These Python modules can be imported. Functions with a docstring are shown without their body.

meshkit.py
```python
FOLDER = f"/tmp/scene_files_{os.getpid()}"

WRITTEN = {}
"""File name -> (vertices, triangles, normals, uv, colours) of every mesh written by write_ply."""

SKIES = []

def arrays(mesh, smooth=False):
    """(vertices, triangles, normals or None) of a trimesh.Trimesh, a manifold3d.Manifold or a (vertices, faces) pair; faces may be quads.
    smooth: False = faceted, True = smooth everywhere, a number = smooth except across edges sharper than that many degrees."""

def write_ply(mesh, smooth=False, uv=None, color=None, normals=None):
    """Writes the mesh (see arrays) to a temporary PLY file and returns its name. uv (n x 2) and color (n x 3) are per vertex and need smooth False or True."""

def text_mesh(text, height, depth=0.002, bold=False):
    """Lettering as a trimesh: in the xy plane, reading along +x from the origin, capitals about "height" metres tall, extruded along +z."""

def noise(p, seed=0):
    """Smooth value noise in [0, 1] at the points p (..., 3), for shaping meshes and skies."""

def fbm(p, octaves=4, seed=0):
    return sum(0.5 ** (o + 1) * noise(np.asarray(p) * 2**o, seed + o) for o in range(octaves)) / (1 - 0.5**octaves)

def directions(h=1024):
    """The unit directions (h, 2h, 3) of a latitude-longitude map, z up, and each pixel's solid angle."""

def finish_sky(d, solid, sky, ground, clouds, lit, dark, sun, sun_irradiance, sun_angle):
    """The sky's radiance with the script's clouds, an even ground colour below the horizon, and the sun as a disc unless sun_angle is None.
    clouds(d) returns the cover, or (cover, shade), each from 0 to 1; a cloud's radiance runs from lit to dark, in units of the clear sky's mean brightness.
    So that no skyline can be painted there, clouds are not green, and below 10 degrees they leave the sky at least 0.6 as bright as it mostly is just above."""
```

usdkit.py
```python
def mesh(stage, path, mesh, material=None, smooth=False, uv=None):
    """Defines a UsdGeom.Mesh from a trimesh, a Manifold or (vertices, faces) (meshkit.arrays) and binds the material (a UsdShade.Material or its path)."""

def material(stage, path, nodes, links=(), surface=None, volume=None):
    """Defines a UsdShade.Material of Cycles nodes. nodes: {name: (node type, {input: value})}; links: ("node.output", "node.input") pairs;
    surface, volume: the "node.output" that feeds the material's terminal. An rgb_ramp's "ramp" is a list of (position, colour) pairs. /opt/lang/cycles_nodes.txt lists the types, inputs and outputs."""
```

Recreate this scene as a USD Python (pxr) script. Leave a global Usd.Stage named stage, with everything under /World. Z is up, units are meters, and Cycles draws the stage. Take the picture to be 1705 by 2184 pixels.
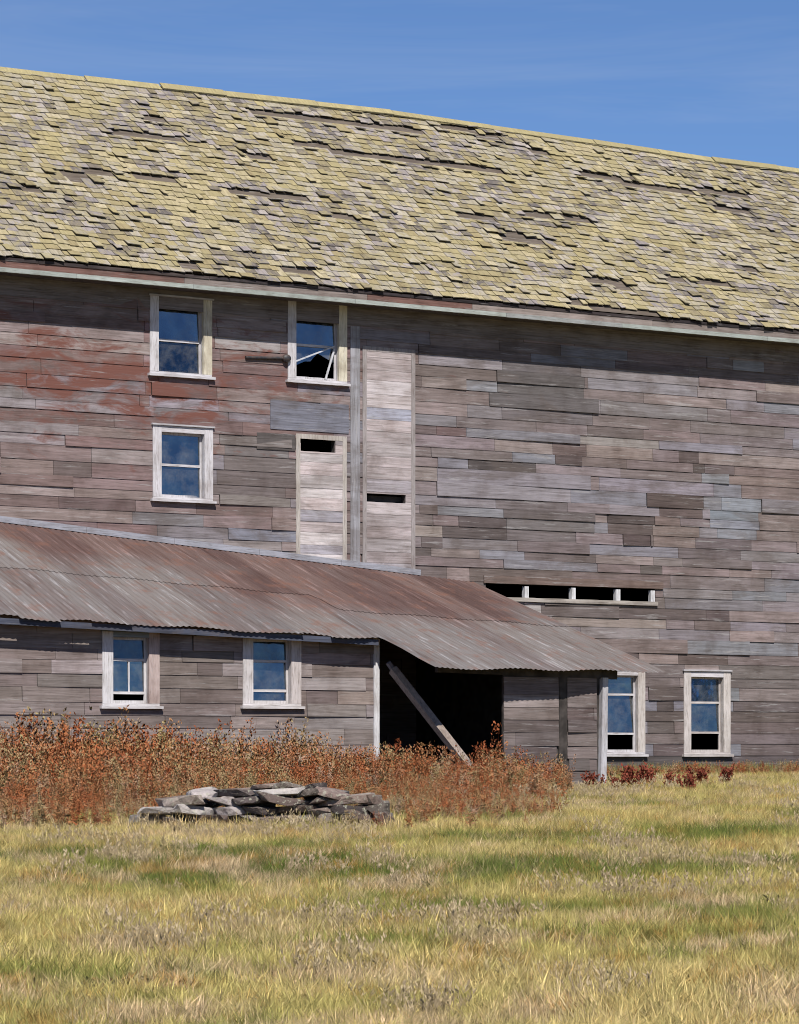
import math, random
import numpy as np, trimesh, usdkit, meshkit
from shapely.geometry import Polygon, box as rect
from shapely.ops import unary_union
from pxr import Usd, UsdGeom, UsdLux, UsdShade, Sdf, Gf, Vt

stage = Usd.Stage.CreateInMemory()
UsdGeom.SetStageUpAxis(stage, 'Z'); UsdGeom.SetStageMetersPerUnit(stage, 1.0)
UsdGeom.Xform.Define(stage, '/World'); UsdGeom.Scope.Define(stage, '/World/Looks')

# ---------------------------------------------------------------- camera, sky, sun, exposure
THETA, DIST, FPX, EYE = math.radians(33.0), 68.0, 6819.0, 0.60      # wall seen 33 degrees off square, from 68 m, long lens
CX, HY, WPX = 852.5, 1600.0, 1705.0
R = np.array([math.cos(THETA), -math.sin(THETA), 0.0])
F = np.array([math.sin(THETA), math.cos(THETA), 0.0])
CAM = np.array([0, 0, EYE]) - DIST * F
cam = UsdGeom.Camera.Define(stage, '/World/camera')
cam.AddTranslateOp().Set(Gf.Vec3d(*CAM))
cam.AddRotateXYZOp().Set(Gf.Vec3f(90, 0, -math.degrees(THETA)))
cam.CreateHorizontalApertureAttr(36.0); cam.CreateFocalLengthAttr(36.0 * FPX / WPX)
cam.CreateVerticalApertureOffsetAttr((HY - 1092.0) / WPX * 36.0)
cam.CreateFStopAttr(0.0)
cam.CreateExposureAttr(0.55)

SUN_AZ, SUN_EL = math.radians(22), math.radians(51)                  # left of the wall's normal, above the horizon
to_sun = np.array([-math.sin(SUN_AZ) * math.cos(SUN_EL), -math.cos(SUN_AZ) * math.cos(SUN_EL), math.sin(SUN_EL)])
sun = UsdLux.DistantLight.Define(stage, '/World/sun')
sun.CreateIntensityAttr(1.25); sun.CreateAngleAttr(0.5); sun.CreateNormalizeAttr(True) if hasattr(sun, 'CreateNormalizeAttr') else None
sun.CreateColorAttr(Gf.Vec3f(1.0, 0.965, 0.905))
_m = Gf.Matrix4d().SetLookAt(Gf.Vec3d(*to_sun), Gf.Vec3d(0, 0, 0), Gf.Vec3d(0, 0, 1)).GetInverse()
sun.AddTransformOp().Set(_m)
dome = UsdLux.DomeLight.Define(stage, '/World/sky'); dome.CreateIntensityAttr(1.0)
sky_mat = usdkit.material(stage, '/World/Looks/sky', {
    's': ('sky_texture', {'sky_type': 'single_scattering', 'sun_disc': False, 'sun_elevation': SUN_EL,
                          'sun_rotation': math.atan2(to_sun[0], to_sun[1]), 'altitude': 1500.0,
                          'air_density': 1.0, 'aerosol_density': 0.15, 'ozone_density': 3.0}),
    'x': ('mix', {'mix_type': 'multiply', 'fac': 1.0, 'color2': (0.86, 1.04, 1.33)}),
    'tc': ('texture_coordinate', {}), 'mp': ('mapping', {'scale': (5.0, 5.0, 42.0), 'rotation': (0.10, 0.16, 0.0)}), 'n': ('noise_texture', {'scale': 1.0, 'detail': 6.0, 'roughness': 0.6, 'distortion': 0.5}),
    'r': ('rgb_ramp', {'ramp': [(0.50, (0, 0, 0)), (0.78, (0.13, 0.13, 0.13))]}), 'bw': ('rgb_to_bw', {}), 'c': ('mix', {'mix_type': 'mix', 'color2': (8.5, 9.0, 9.6)}),
    'b': ('background_shader', {'strength': 0.053})}, [('s.color', 'x.color1'), ('tc.generated', 'mp.vector'), ('mp.vector', 'n.vector'), ('n.fac', 'r.fac'), ('r.color', 'bw.color'), ('bw.val', 'c.fac'), ('x.color', 'c.color1'), ('c.color', 'b.color')], surface='b.background')
UsdShade.MaterialBindingAPI.Apply(dome.GetPrim()).Bind(sky_mat)
dome.GetPrim().SetCustomDataByKey('kind', 'structure')

rng = random.Random(7); nrng = np.random.RandomState(11)

# ---------------------------------------------------------------- pixel -> place helpers (units of the 1705 px wide picture)
def ray(px, py): return F + (px - CX) / FPX * R + np.array([0, 0, (HY - py) / FPX])
def on_y(px, py, y=0.0):
    d = ray(px, py); t = (y - CAM[1]) / d[1]; p = CAM + t * d
    return p[0], p[2]
def depth_of(p): return float(np.dot(np.asarray(p)[:2] - CAM[:2], F[:2]))
def to_px(p):
    v = np.asarray(p, float) - CAM; q = v @ F
    return CX + FPX * (v @ R) / q, HY - FPX * v[2] / q
def S(*c):                                                           # sRGB 0..255 -> linear
    c = np.array(c, float) / 255
    return np.where(c < 0.04045, c / 12.92, ((c + 0.055) / 1.055) ** 2.4)

def ground_z(x, y):
    x, y = np.asarray(x, float), np.asarray(y, float)
    q = (x - CAM[0]) * F[0] + (y - CAM[1]) * F[1]; s = (x - CAM[0]) * R[0] + (y - CAM[1]) * R[1]
    z = np.interp(q, [-2000, -60, 0, 20, 45, 70, 90, 200, 2000], [-14, -2.2, -1.16, -1.12, -0.53, 0.0, 0.25, 1.0, -8])
    p = np.stack([x * 0.25, y * 0.25, np.zeros_like(x)], -1)
    bump = (meshkit.fbm(p, 3, 5) - 0.5) * 0.22
    return z + bump * np.clip((64 - q) / 18, 0.12, 1) + 0.0 * s
def on_ground(px, py):
    d = ray(px, py); lo, hi = 5.0, 120.0
    for t in np.arange(8, 120, 0.1):
        p = CAM + t * d
        if p[2] < ground_z(p[0], p[1]): return p
    return CAM + 70 * d

# ---------------------------------------------------------------- authoring helpers
used = {}
def numbered(parent, name):
    k = (parent, name); n = used.get(k, 0); used[k] = n + 1
    return f'{parent}/{name}' if n == 0 else f'{parent}/{name}_{n:03d}'
LOC = {}
def tag(prim, label=None, category=None, group=None, kind=None):
    for k, v in (('label', label), ('category', category), ('group', group), ('kind', kind)):
        if v: prim.SetCustomDataByKey(k, v)
def thing(name, label, category, loc=(0, 0, 0), group=None):
    path = numbered('/World', name); x = UsdGeom.Xform.Define(stage, path)
    x.AddTranslateOp().Set(Gf.Vec3d(*map(float, loc))); LOC[path] = np.array(loc, float)
    tag(x.GetPrim(), label, category, group); return path
def put(parent, name, mesh, mat, tint=None, smooth=False, label=None, kind=None, sky=0):
    """One Mesh prim; vertices are given in world space and stored relative to the thing's base."""
    path = numbered(parent, name)
    off = next((LOC[k] for k in LOC if parent == k or parent.startswith(k + '/')), np.zeros(3))
    v, f = np.asarray(mesh.vertices, float), np.asarray(mesh.faces)
    if tint is not None and np.ndim(tint) == 1: tint = np.tile(np.asarray(tint, float), (len(v), 1))
    if not smooth:                                                   # split the corners so flat faces stay flat
        if tint is not None: tint = tint[f.ravel()]
        v = v[f.ravel()]; f = np.arange(len(v)).reshape(-1, 3)
        nn = None
    m = UsdGeom.Mesh.Define(stage, path)
    m.CreatePointsAttr(Vt.Vec3fArray.FromNumpy((v - off).astype(np.float32)))
    m.CreateFaceVertexCountsAttr(Vt.IntArray.FromNumpy(np.full(len(f), 3, np.int32)))
    m.CreateFaceVertexIndicesAttr(Vt.IntArray.FromNumpy(f.astype(np.int32).ravel()))
    m.CreateSubdivisionSchemeAttr('none')
    if smooth:
        n = trimesh.Trimesh(v, f, process=False).vertex_normals
        m.CreateNormalsAttr(Vt.Vec3fArray.FromNumpy(n.astype(np.float32))); m.SetNormalsInterpolation('vertex')
    if sky and not smooth:
        n = np.repeat(np.cross(v[1::3] - v[0::3], v[2::3] - v[0::3]), 3, 0); n /= np.linalg.norm(n, axis=1, keepdims=True) + 1e-12; n *= np.where(n[:, 2:] < 0, -1, 1)
        n = n * (1 - sky) + np.array([0, 0, sky]); n /= np.linalg.norm(n, axis=1, keepdims=True)
        m.CreateNormalsAttr(Vt.Vec3fArray.FromNumpy(n.astype(np.float32))); m.SetNormalsInterpolation('vertex')
    if tint is not None:
        UsdGeom.PrimvarsAPI(m).CreatePrimvar('tint', Sdf.ValueTypeNames.Color3fArray, 'vertex').Set(Vt.Vec3fArray.FromNumpy(np.asarray(tint, np.float32)))
    UsdShade.MaterialBindingAPI.Apply(m.GetPrim()).Bind(mat)
    tag(m.GetPrim(), label, None, None, kind)
    return path
def bx(x0, x1, y0, y1, z0, z1):
    m = trimesh.creation.box([abs(x1 - x0), abs(y1 - y0), abs(z1 - z0)])
    m.apply_translation([(x0 + x1) / 2, (y0 + y1) / 2, (z0 + z1) / 2]); return m
def cbx(x0, x1, y0, y1, z0, z1, c=0.006):
    """A box with its front edges eased."""
    P = []
    for sx, xs in ((0, x0), (1, x1)):
        for sz, zs in ((0, z0), (1, z1)):
            for sy, ys in ((0, y0), (1, y1)):
                dx, dy, dz = (c if sx == 0 else -c), (c if sy == 0 else -c), (c if sz == 0 else -c)
                P += [(xs + dx, ys, zs), (xs, ys + dy, zs), (xs, ys, zs + dz)]
                P += [(xs + dx, ys, zs + dz)]
    return trimesh.convex.convex_hull(np.array(P))
def bar(a, b, w, d, up=(0, 0, 1)):
    a, b = np.asarray(a, float), np.asarray(b, float); L = np.linalg.norm(b - a); t = (b - a) / L
    s = np.cross(t, up); s /= np.linalg.norm(s); u = np.cross(s, t)
    m = trimesh.creation.box([w, d, L]); T = np.eye(4); T[:3, 0], T[:3, 1], T[:3, 2], T[:3, 3] = s, u, t, (a + b) / 2
    if np.linalg.det(T[:3, :3]) < 0: T[:3, 0] *= -1
    m.apply_transform(T); return m
def tube(pts, r, n=10):
    pts = np.asarray(pts, float); ms = []
    for a, b in zip(pts[:-1], pts[1:]):
        ms.append(trimesh.creation.cylinder(radius=r, segment=[a, b], sections=n))
    return trimesh.util.concatenate(ms)
cat = trimesh.util.concatenate
def prism_y(poly, y0, y1):
    """Extrude an (x, z) polygon between two y planes."""
    m = trimesh.creation.extrude_polygon(poly, abs(y1 - y0), engine='earcut')
    v = m.vertices.copy(); m.vertices = np.stack([v[:, 0], max(y0, y1) - v[:, 2], v[:, 1]], 1)
    return m

# ---------------------------------------------------------------- materials
def looks(name): return '/World/Looks/' + name
def wood(name, scale, lo=0.62, hi=1.25, rough=0.85, grain=1.0, patch=0.5, blot=0.42):
    """Weathered timber: the part's own tint, broken up by grain along the board, stains and pale checks."""
    return usdkit.material(stage, looks(name), {
        'g': ('geometry', {}), 'a': ('attribute', {'attribute': 'tint'}),
        'm': ('mapping', {'scale': scale}),
        'n1': ('noise_texture', {'scale': 1.0, 'detail': 6.0, 'roughness': 0.62, 'distortion': 0.3}),
        'r1': ('rgb_ramp', {'ramp': [(0.25, (lo, lo * 0.97, lo * 0.95)), (0.5, (1, 1, 1)), (0.72, (hi, hi, hi * 1.02))]}),
        'n2': ('noise_texture', {'scale': 1.6, 'detail': 5.0, 'roughness': 0.6}),
        'r2': ('rgb_ramp', {'ramp': [(0.3, (0.72, 0.68, 0.66)), (0.5, (1, 1, 1)), (0.7, (1.14, 1.13, 1.15))]}),
        'm3': ('mapping', {'scale': (scale[0] * 0.6 + 0.2, scale[1] * 0.6 + 0.2, scale[2] * 0.6 + 0.2), 'location': (3.1, 7.7, 1.3)}),
        'n3': ('noise_texture', {'scale': 1.3, 'detail': 7.0, 'roughness': 0.72}),
        'r3': ('rgb_ramp', {'ramp': [(0.585, (0, 0, 0)), (0.65, (patch, patch, patch))]}),
        'x1': ('mix', {'mix_type': 'multiply', 'fac': 1.0}), 'x2': ('mix', {'mix_type': 'multiply', 'fac': 1.0}),
        'x3': ('mix', {'mix_type': 'mix', 'color2': (0.30, 0.285, 0.28)}),
        'bw': ('rgb_to_bw', {}),
        'm4': ('mapping', {'scale': (0.55, 0.55, 1.5), 'location': (1.7, 0.4, 5.2)}), 'n4': ('noise_texture', {'scale': 1.0, 'detail': 8.0, 'roughness': 0.68, 'distortion': 0.6}),
        'r4': ('rgb_ramp', {'ramp': [(0.50, (0, 0, 0)), (0.60, (blot, blot, blot))]}), 'bw4': ('rgb_to_bw', {}),
        'x4': ('mix', {'mix_type': 'mix', 'color2': (0.085, 0.066, 0.058)}),
        'm5': ('mapping', {'scale': (scale[0] * 2.2, scale[1] * 2.2, scale[2] * 2.6)}), 'n5': ('noise_texture', {'scale': 1.0, 'detail': 4.0, 'roughness': 0.6}),
        'r5': ('rgb_ramp', {'ramp': [(0.32, (0.62, 0.60, 0.58)), (0.46, (1, 1, 1)), (0.7, (1.12, 1.12, 1.12))]}), 'x5': ('mix', {'mix_type': 'multiply', 'fac': 1.0}),
        'b': ('bump', {'strength': 0.5 * grain, 'distance': 0.012}),
        'p': ('principled_bsdf', {'roughness': rough, 'specular_ior_level': 0.25})},
        [('g.position', 'm.vector'), ('m.vector', 'n1.vector'), ('n1.fac', 'r1.fac'), ('g.position', 'n2.vector'), ('n2.fac', 'r2.fac'),
         ('g.position', 'm3.vector'), ('m3.vector', 'n3.vector'), ('n3.fac', 'r3.fac'),
         ('a.color', 'x1.color1'), ('r1.color', 'x1.color2'), ('x1.color', 'x2.color1'), ('r2.color', 'x2.color2'),
         ('g.position', 'm4.vector'), ('m4.vector', 'n4.vector'), ('n4.fac', 'r4.fac'), ('r4.color', 'bw4.color'), ('bw4.val', 'x4.fac'), ('x2.color', 'x4.color1'),
         ('g.position', 'm5.vector'), ('m5.vector', 'n5.vector'), ('n5.fac', 'r5.fac'), ('x4.color', 'x5.color1'), ('r5.color', 'x5.color2'),
         ('x5.color', 'x3.color1'), ('r3.color', 'bw.color'), ('bw.val', 'x3.fac'),
         ('x3.color', 'p.base_color'), ('n1.fac', 'b.height'), ('b.normal', 'p.normal')], surface='p.BSDF')
def siding_wood():
    cx_, cz_ = on_y(250, 800)
    m = wood('weathered_siding', (0.9, 14, 22), blot=0.5); st, path = stage, looks('weathered_siding')
    def node(name, kind, vals):
        sh = UsdShade.Shader.Define(st, f'{path}/{name}'); sh.CreateIdAttr('cycles_' + kind)
        for k, v in vals.items(): sh.CreateInput(k, Sdf.ValueTypeNames.Token if isinstance(v, str) else Sdf.ValueTypeNames.Float3 if np.ndim(v) else Sdf.ValueTypeNames.Float).Set(v if isinstance(v, str) else Gf.Vec3f(*v) if np.ndim(v) else float(v))
        return sh
    def link(a, ao, b, bi): b.CreateInput(bi, Sdf.ValueTypeNames.Token).ConnectToSource(a.CreateOutput(ao, Sdf.ValueTypeNames.Token))
    geo, x5, x3 = (UsdShade.Shader(st.GetPrimAtPath(f'{path}/{n}')) for n in ('g', 'x5', 'x3'))
    mm = node('red_map', 'mapping', {'location': (-cx_ / 5.2, 0.0, -cz_ / 1.25), 'scale': (1 / 5.2, 0.0, 1 / 1.25)})
    ln = node('red_length', 'vector_math', {'math_type': 'length'}); nz = node('red_noise', 'noise_texture', {'scale': 1.0, 'detail': 8.0, 'roughness': 0.68, 'distortion': 0.5})
    mn = node('red_noise_map', 'mapping', {'scale': (0.9, 1.0, 2.6)}); sb = node('red_sub', 'math', {'math_type': 'multiply_add', 'value2': -0.16})
    rg = node('red_range', 'map_range', {'from_min': 0.375, 'from_max': 0.475, 'to_min': 0.0, 'to_max': 0.8}); mx = node('red_mix', 'mix', {'mix_type': 'mix', 'color2': (0.125, 0.052, 0.040)})
    link(geo, 'position', mm, 'vector'); link(mm, 'vector', ln, 'vector1'); link(geo, 'position', mn, 'vector'); link(mn, 'vector', nz, 'vector')
    link(ln, 'value', sb, 'value1'); link(nz, 'fac', sb, 'value3'); link(sb, 'value', rg, 'value'); link(rg, 'result', mx, 'fac'); link(x5, 'color', mx, 'color1')
    x3.GetInput('color1').ClearSources(); link(mx, 'color', x3, 'color1'); return m
SIDING = siding_wood()
WOOD_X = wood('weathered_wood_lengthwise', (0.9, 14, 22))
WOOD_Z = wood('weathered_wood_upright', (22, 14, 0.9))
WOOD_Y = wood('weathered_wood_crosswise', (22, 0.9, 22))
PAINT_X = wood('flaking_paint_lengthwise', (2.0, 14, 26), lo=0.72, hi=1.08, grain=0.6, patch=0.6, blot=0.0)
PAINT_Z = wood('flaking_paint_upright', (26, 14, 2.0), lo=0.72, hi=1.08, grain=0.6, patch=0.6, blot=0.0)
SHINGLE = usdkit.material(stage, looks('lichened_shingle'), {
    'g': ('geometry', {}), 'a': ('attribute', {'attribute': 'tint'}),
    'm': ('mapping', {'scale': (26, 3, 3)}),
    'n1': ('noise_texture', {'scale': 1.0, 'detail': 5.0, 'roughness': 0.6}),
    'r1': ('rgb_ramp', {'ramp': [(0.28, (0.66, 0.63, 0.60)), (0.5, (1, 1, 1)), (0.7, (1.18, 1.18, 1.15))]}),
    'n2': ('noise_texture', {'scale': 3.4, 'detail': 8.0, 'roughness': 0.72, 'distortion': 0.8}),
    'r2': ('rgb_ramp', {'ramp': [(0.47, (0, 0, 0)), (0.58, (0.8, 0.8, 0.8))]}),
    'bw': ('rgb_to_bw', {}),
    'x1': ('mix', {'mix_type': 'multiply', 'fac': 1.0}), 'x2': ('mix', {'mix_type': 'mix', 'color2': (0.235, 0.198, 0.108)}),
    'b': ('bump', {'strength': 0.6, 'distance': 0.02}),
    'p': ('principled_bsdf', {'roughness': 0.92, 'specular_ior_level': 0.15})},
    [('g.position', 'm.vector'), ('m.vector', 'n1.vector'), ('n1.fac', 'r1.fac'), ('g.position', 'n2.vector'), ('n2.fac', 'r2.fac'),
     ('a.color', 'x1.color1'), ('r1.color', 'x1.color2'), ('x1.color', 'x2.color1'), ('r2.color', 'bw.color'), ('bw.val', 'x2.fac'),
     ('x2.color', 'p.base_color'), ('n2.fac', 'b.height'), ('b.normal', 'p.normal')], surface='p.BSDF')
RUST = usdkit.material(stage, looks('rusted_sheet_iron'), {
    'g': ('geometry', {}), 'a': ('attribute', {'attribute': 'tint'}),
    'm': ('mapping', {'scale': (11, 0.7, 1.2)}),
    'n1': ('noise_texture', {'scale': 1.0, 'detail': 7.0, 'roughness': 0.65, 'distortion': 0.2}),
    'r1': ('rgb_ramp', {'ramp': [(0.30, (0.62, 0.50, 0.46)), (0.47, (1, 0.98, 0.97)), (0.57, (1.05, 1.06, 1.08)), (0.65, (1.75, 1.85, 1.95))]}),
    'n2': ('noise_texture', {'scale': 2.2, 'detail': 6.0, 'roughness': 0.65}),
    'r2': ('rgb_ramp', {'ramp': [(0.52, (0, 0, 0)), (0.68, (0.55, 0.55, 0.55))]}),
    'bw': ('rgb_to_bw', {}),
    'x1': ('mix', {'mix_type': 'multiply', 'fac': 1.0}), 'x2': ('mix', {'mix_type': 'mix', 'color2': (0.14, 0.062, 0.04)}),
    'b': ('bump', {'strength': 0.25, 'distance': 0.01}),
    'p': ('principled_bsdf', {'roughness': 0.62, 'metallic': 0.0, 'specular_ior_level': 0.35})},
    [('g.position', 'm.vector'), ('m.vector', 'n1.vector'), ('n1.fac', 'r1.fac'), ('g.position', 'n2.vector'), ('n2.fac', 'r2.fac'),
     ('a.color', 'x1.color1'), ('r1.color', 'x1.color2'), ('x1.color', 'x2.color1'), ('r2.color', 'bw.color'), ('bw.val', 'x2.fac'),
     ('x2.color', 'p.base_color'), ('n2.fac', 'b.height'), ('b.normal', 'p.normal')], surface='p.BSDF')
def window_glass(name, ior):
    return usdkit.material(stage, looks(name), {
    'g': ('geometry', {}), 'n': ('noise_texture', {'scale': 2.6, 'detail': 2.0}), 'b': ('bump', {'strength': 0.35, 'distance': 0.02}),
    'n2': ('noise_texture', {'scale': 3.0, 'detail': 7.0, 'roughness': 0.7}), 'r2': ('rgb_ramp', {'ramp': [(0.42, (0, 0, 0)), (0.75, (0.30, 0.30, 0.30))]}), 'bw': ('rgb_to_bw', {}),
    'rr': ('rgb_ramp', {'ramp': [(0.3, (0.50, 0.62, 0.78)), (0.65, (0.80, 0.92, 1.0))]}),
    'f': ('fresnel', {'IOR': ior}), 't': ('transparent_bsdf', {'color': (0.62, 0.66, 0.70)}), 'd': ('diffuse_bsdf', {'color': (0.22, 0.22, 0.22)}),
    'r': ('glossy_bsdf', {'roughness': 0.08}), 'x': ('mix_closure', {}), 'y': ('mix_closure', {})},
    [('g.position', 'n.vector'), ('n.fac', 'b.height'), ('b.normal', 'r.normal'), ('g.position', 'n2.vector'), ('n2.fac', 'r2.fac'), ('r2.color', 'bw.color'), ('n.fac', 'rr.fac'), ('rr.color', 'r.color'),
     ('f.fac', 'x.fac'), ('t.BSDF', 'x.closure1'), ('r.BSDF', 'x.closure2'), ('bw.val', 'y.fac'), ('x.closure', 'y.closure1'), ('d.BSDF', 'y.closure2')], surface='y.closure')
GLASS, GLASS_DIM = window_glass('old_window_glass', 2.9), window_glass('dim_window_glass', 1.75)
STONE = usdkit.material(stage, looks('field_stone'), {
    'g': ('geometry', {}), 'a': ('attribute', {'attribute': 'tint'}),
    'n1': ('noise_texture', {'scale': 9.0, 'detail': 8.0, 'roughness': 0.7}),
    'r1': ('rgb_ramp', {'ramp': [(0.3, (0.6, 0.58, 0.56)), (0.5, (1, 1, 1)), (0.7, (1.25, 1.25, 1.22))]}),
    'x1': ('mix', {'mix_type': 'multiply', 'fac': 1.0}), 'b': ('bump', {'strength': 1.0, 'distance': 0.05}),
    'n2': ('noise_texture', {'scale': 16.0, 'detail': 5.0, 'roughness': 0.6}), 'r2': ('rgb_ramp', {'ramp': [(0.57, (0, 0, 0)), (0.62, (0.7, 0.7, 0.7))]}), 'bw': ('rgb_to_bw', {}), 'x2': ('mix', {'mix_type': 'mix', 'color2': (0.30, 0.29, 0.23)}),
    'p': ('principled_bsdf', {'roughness': 0.9, 'specular_ior_level': 0.2})},
    [('g.position', 'n2.vector'), ('n2.fac', 'r2.fac'), ('r2.color', 'bw.color'), ('bw.val', 'x2.fac'), ('x1.color', 'x2.color1'), ('g.position', 'n1.vector'), ('n1.fac', 'r1.fac'), ('a.color', 'x1.color1'), ('r1.color', 'x1.color2'), ('x2.color', 'p.base_color'),
     ('n1.fac', 'b.height'), ('b.normal', 'p.normal')], surface='p.BSDF')
IRON = usdkit.material(stage, looks('dark_iron'), {'g': ('geometry', {}), 'n': ('noise_texture', {'scale': 14.0, 'detail': 5.0}),
    'r': ('rgb_ramp', {'ramp': [(0.35, (0.015, 0.016, 0.02)), (0.65, (0.05, 0.035, 0.03))]}), 'p': ('principled_bsdf', {'roughness': 0.6})},
    [('g.position', 'n.vector'), ('n.fac', 'r.fac'), ('r.color', 'p.base_color')], surface='p.BSDF')
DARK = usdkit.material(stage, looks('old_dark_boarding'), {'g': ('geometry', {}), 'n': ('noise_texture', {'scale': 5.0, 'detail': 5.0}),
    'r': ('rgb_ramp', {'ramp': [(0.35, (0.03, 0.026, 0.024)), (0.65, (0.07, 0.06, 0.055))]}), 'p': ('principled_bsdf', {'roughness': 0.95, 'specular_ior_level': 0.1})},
    [('g.position', 'n.vector'), ('n.fac', 'r.fac'), ('r.color', 'p.base_color')], surface='p.BSDF')
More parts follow.
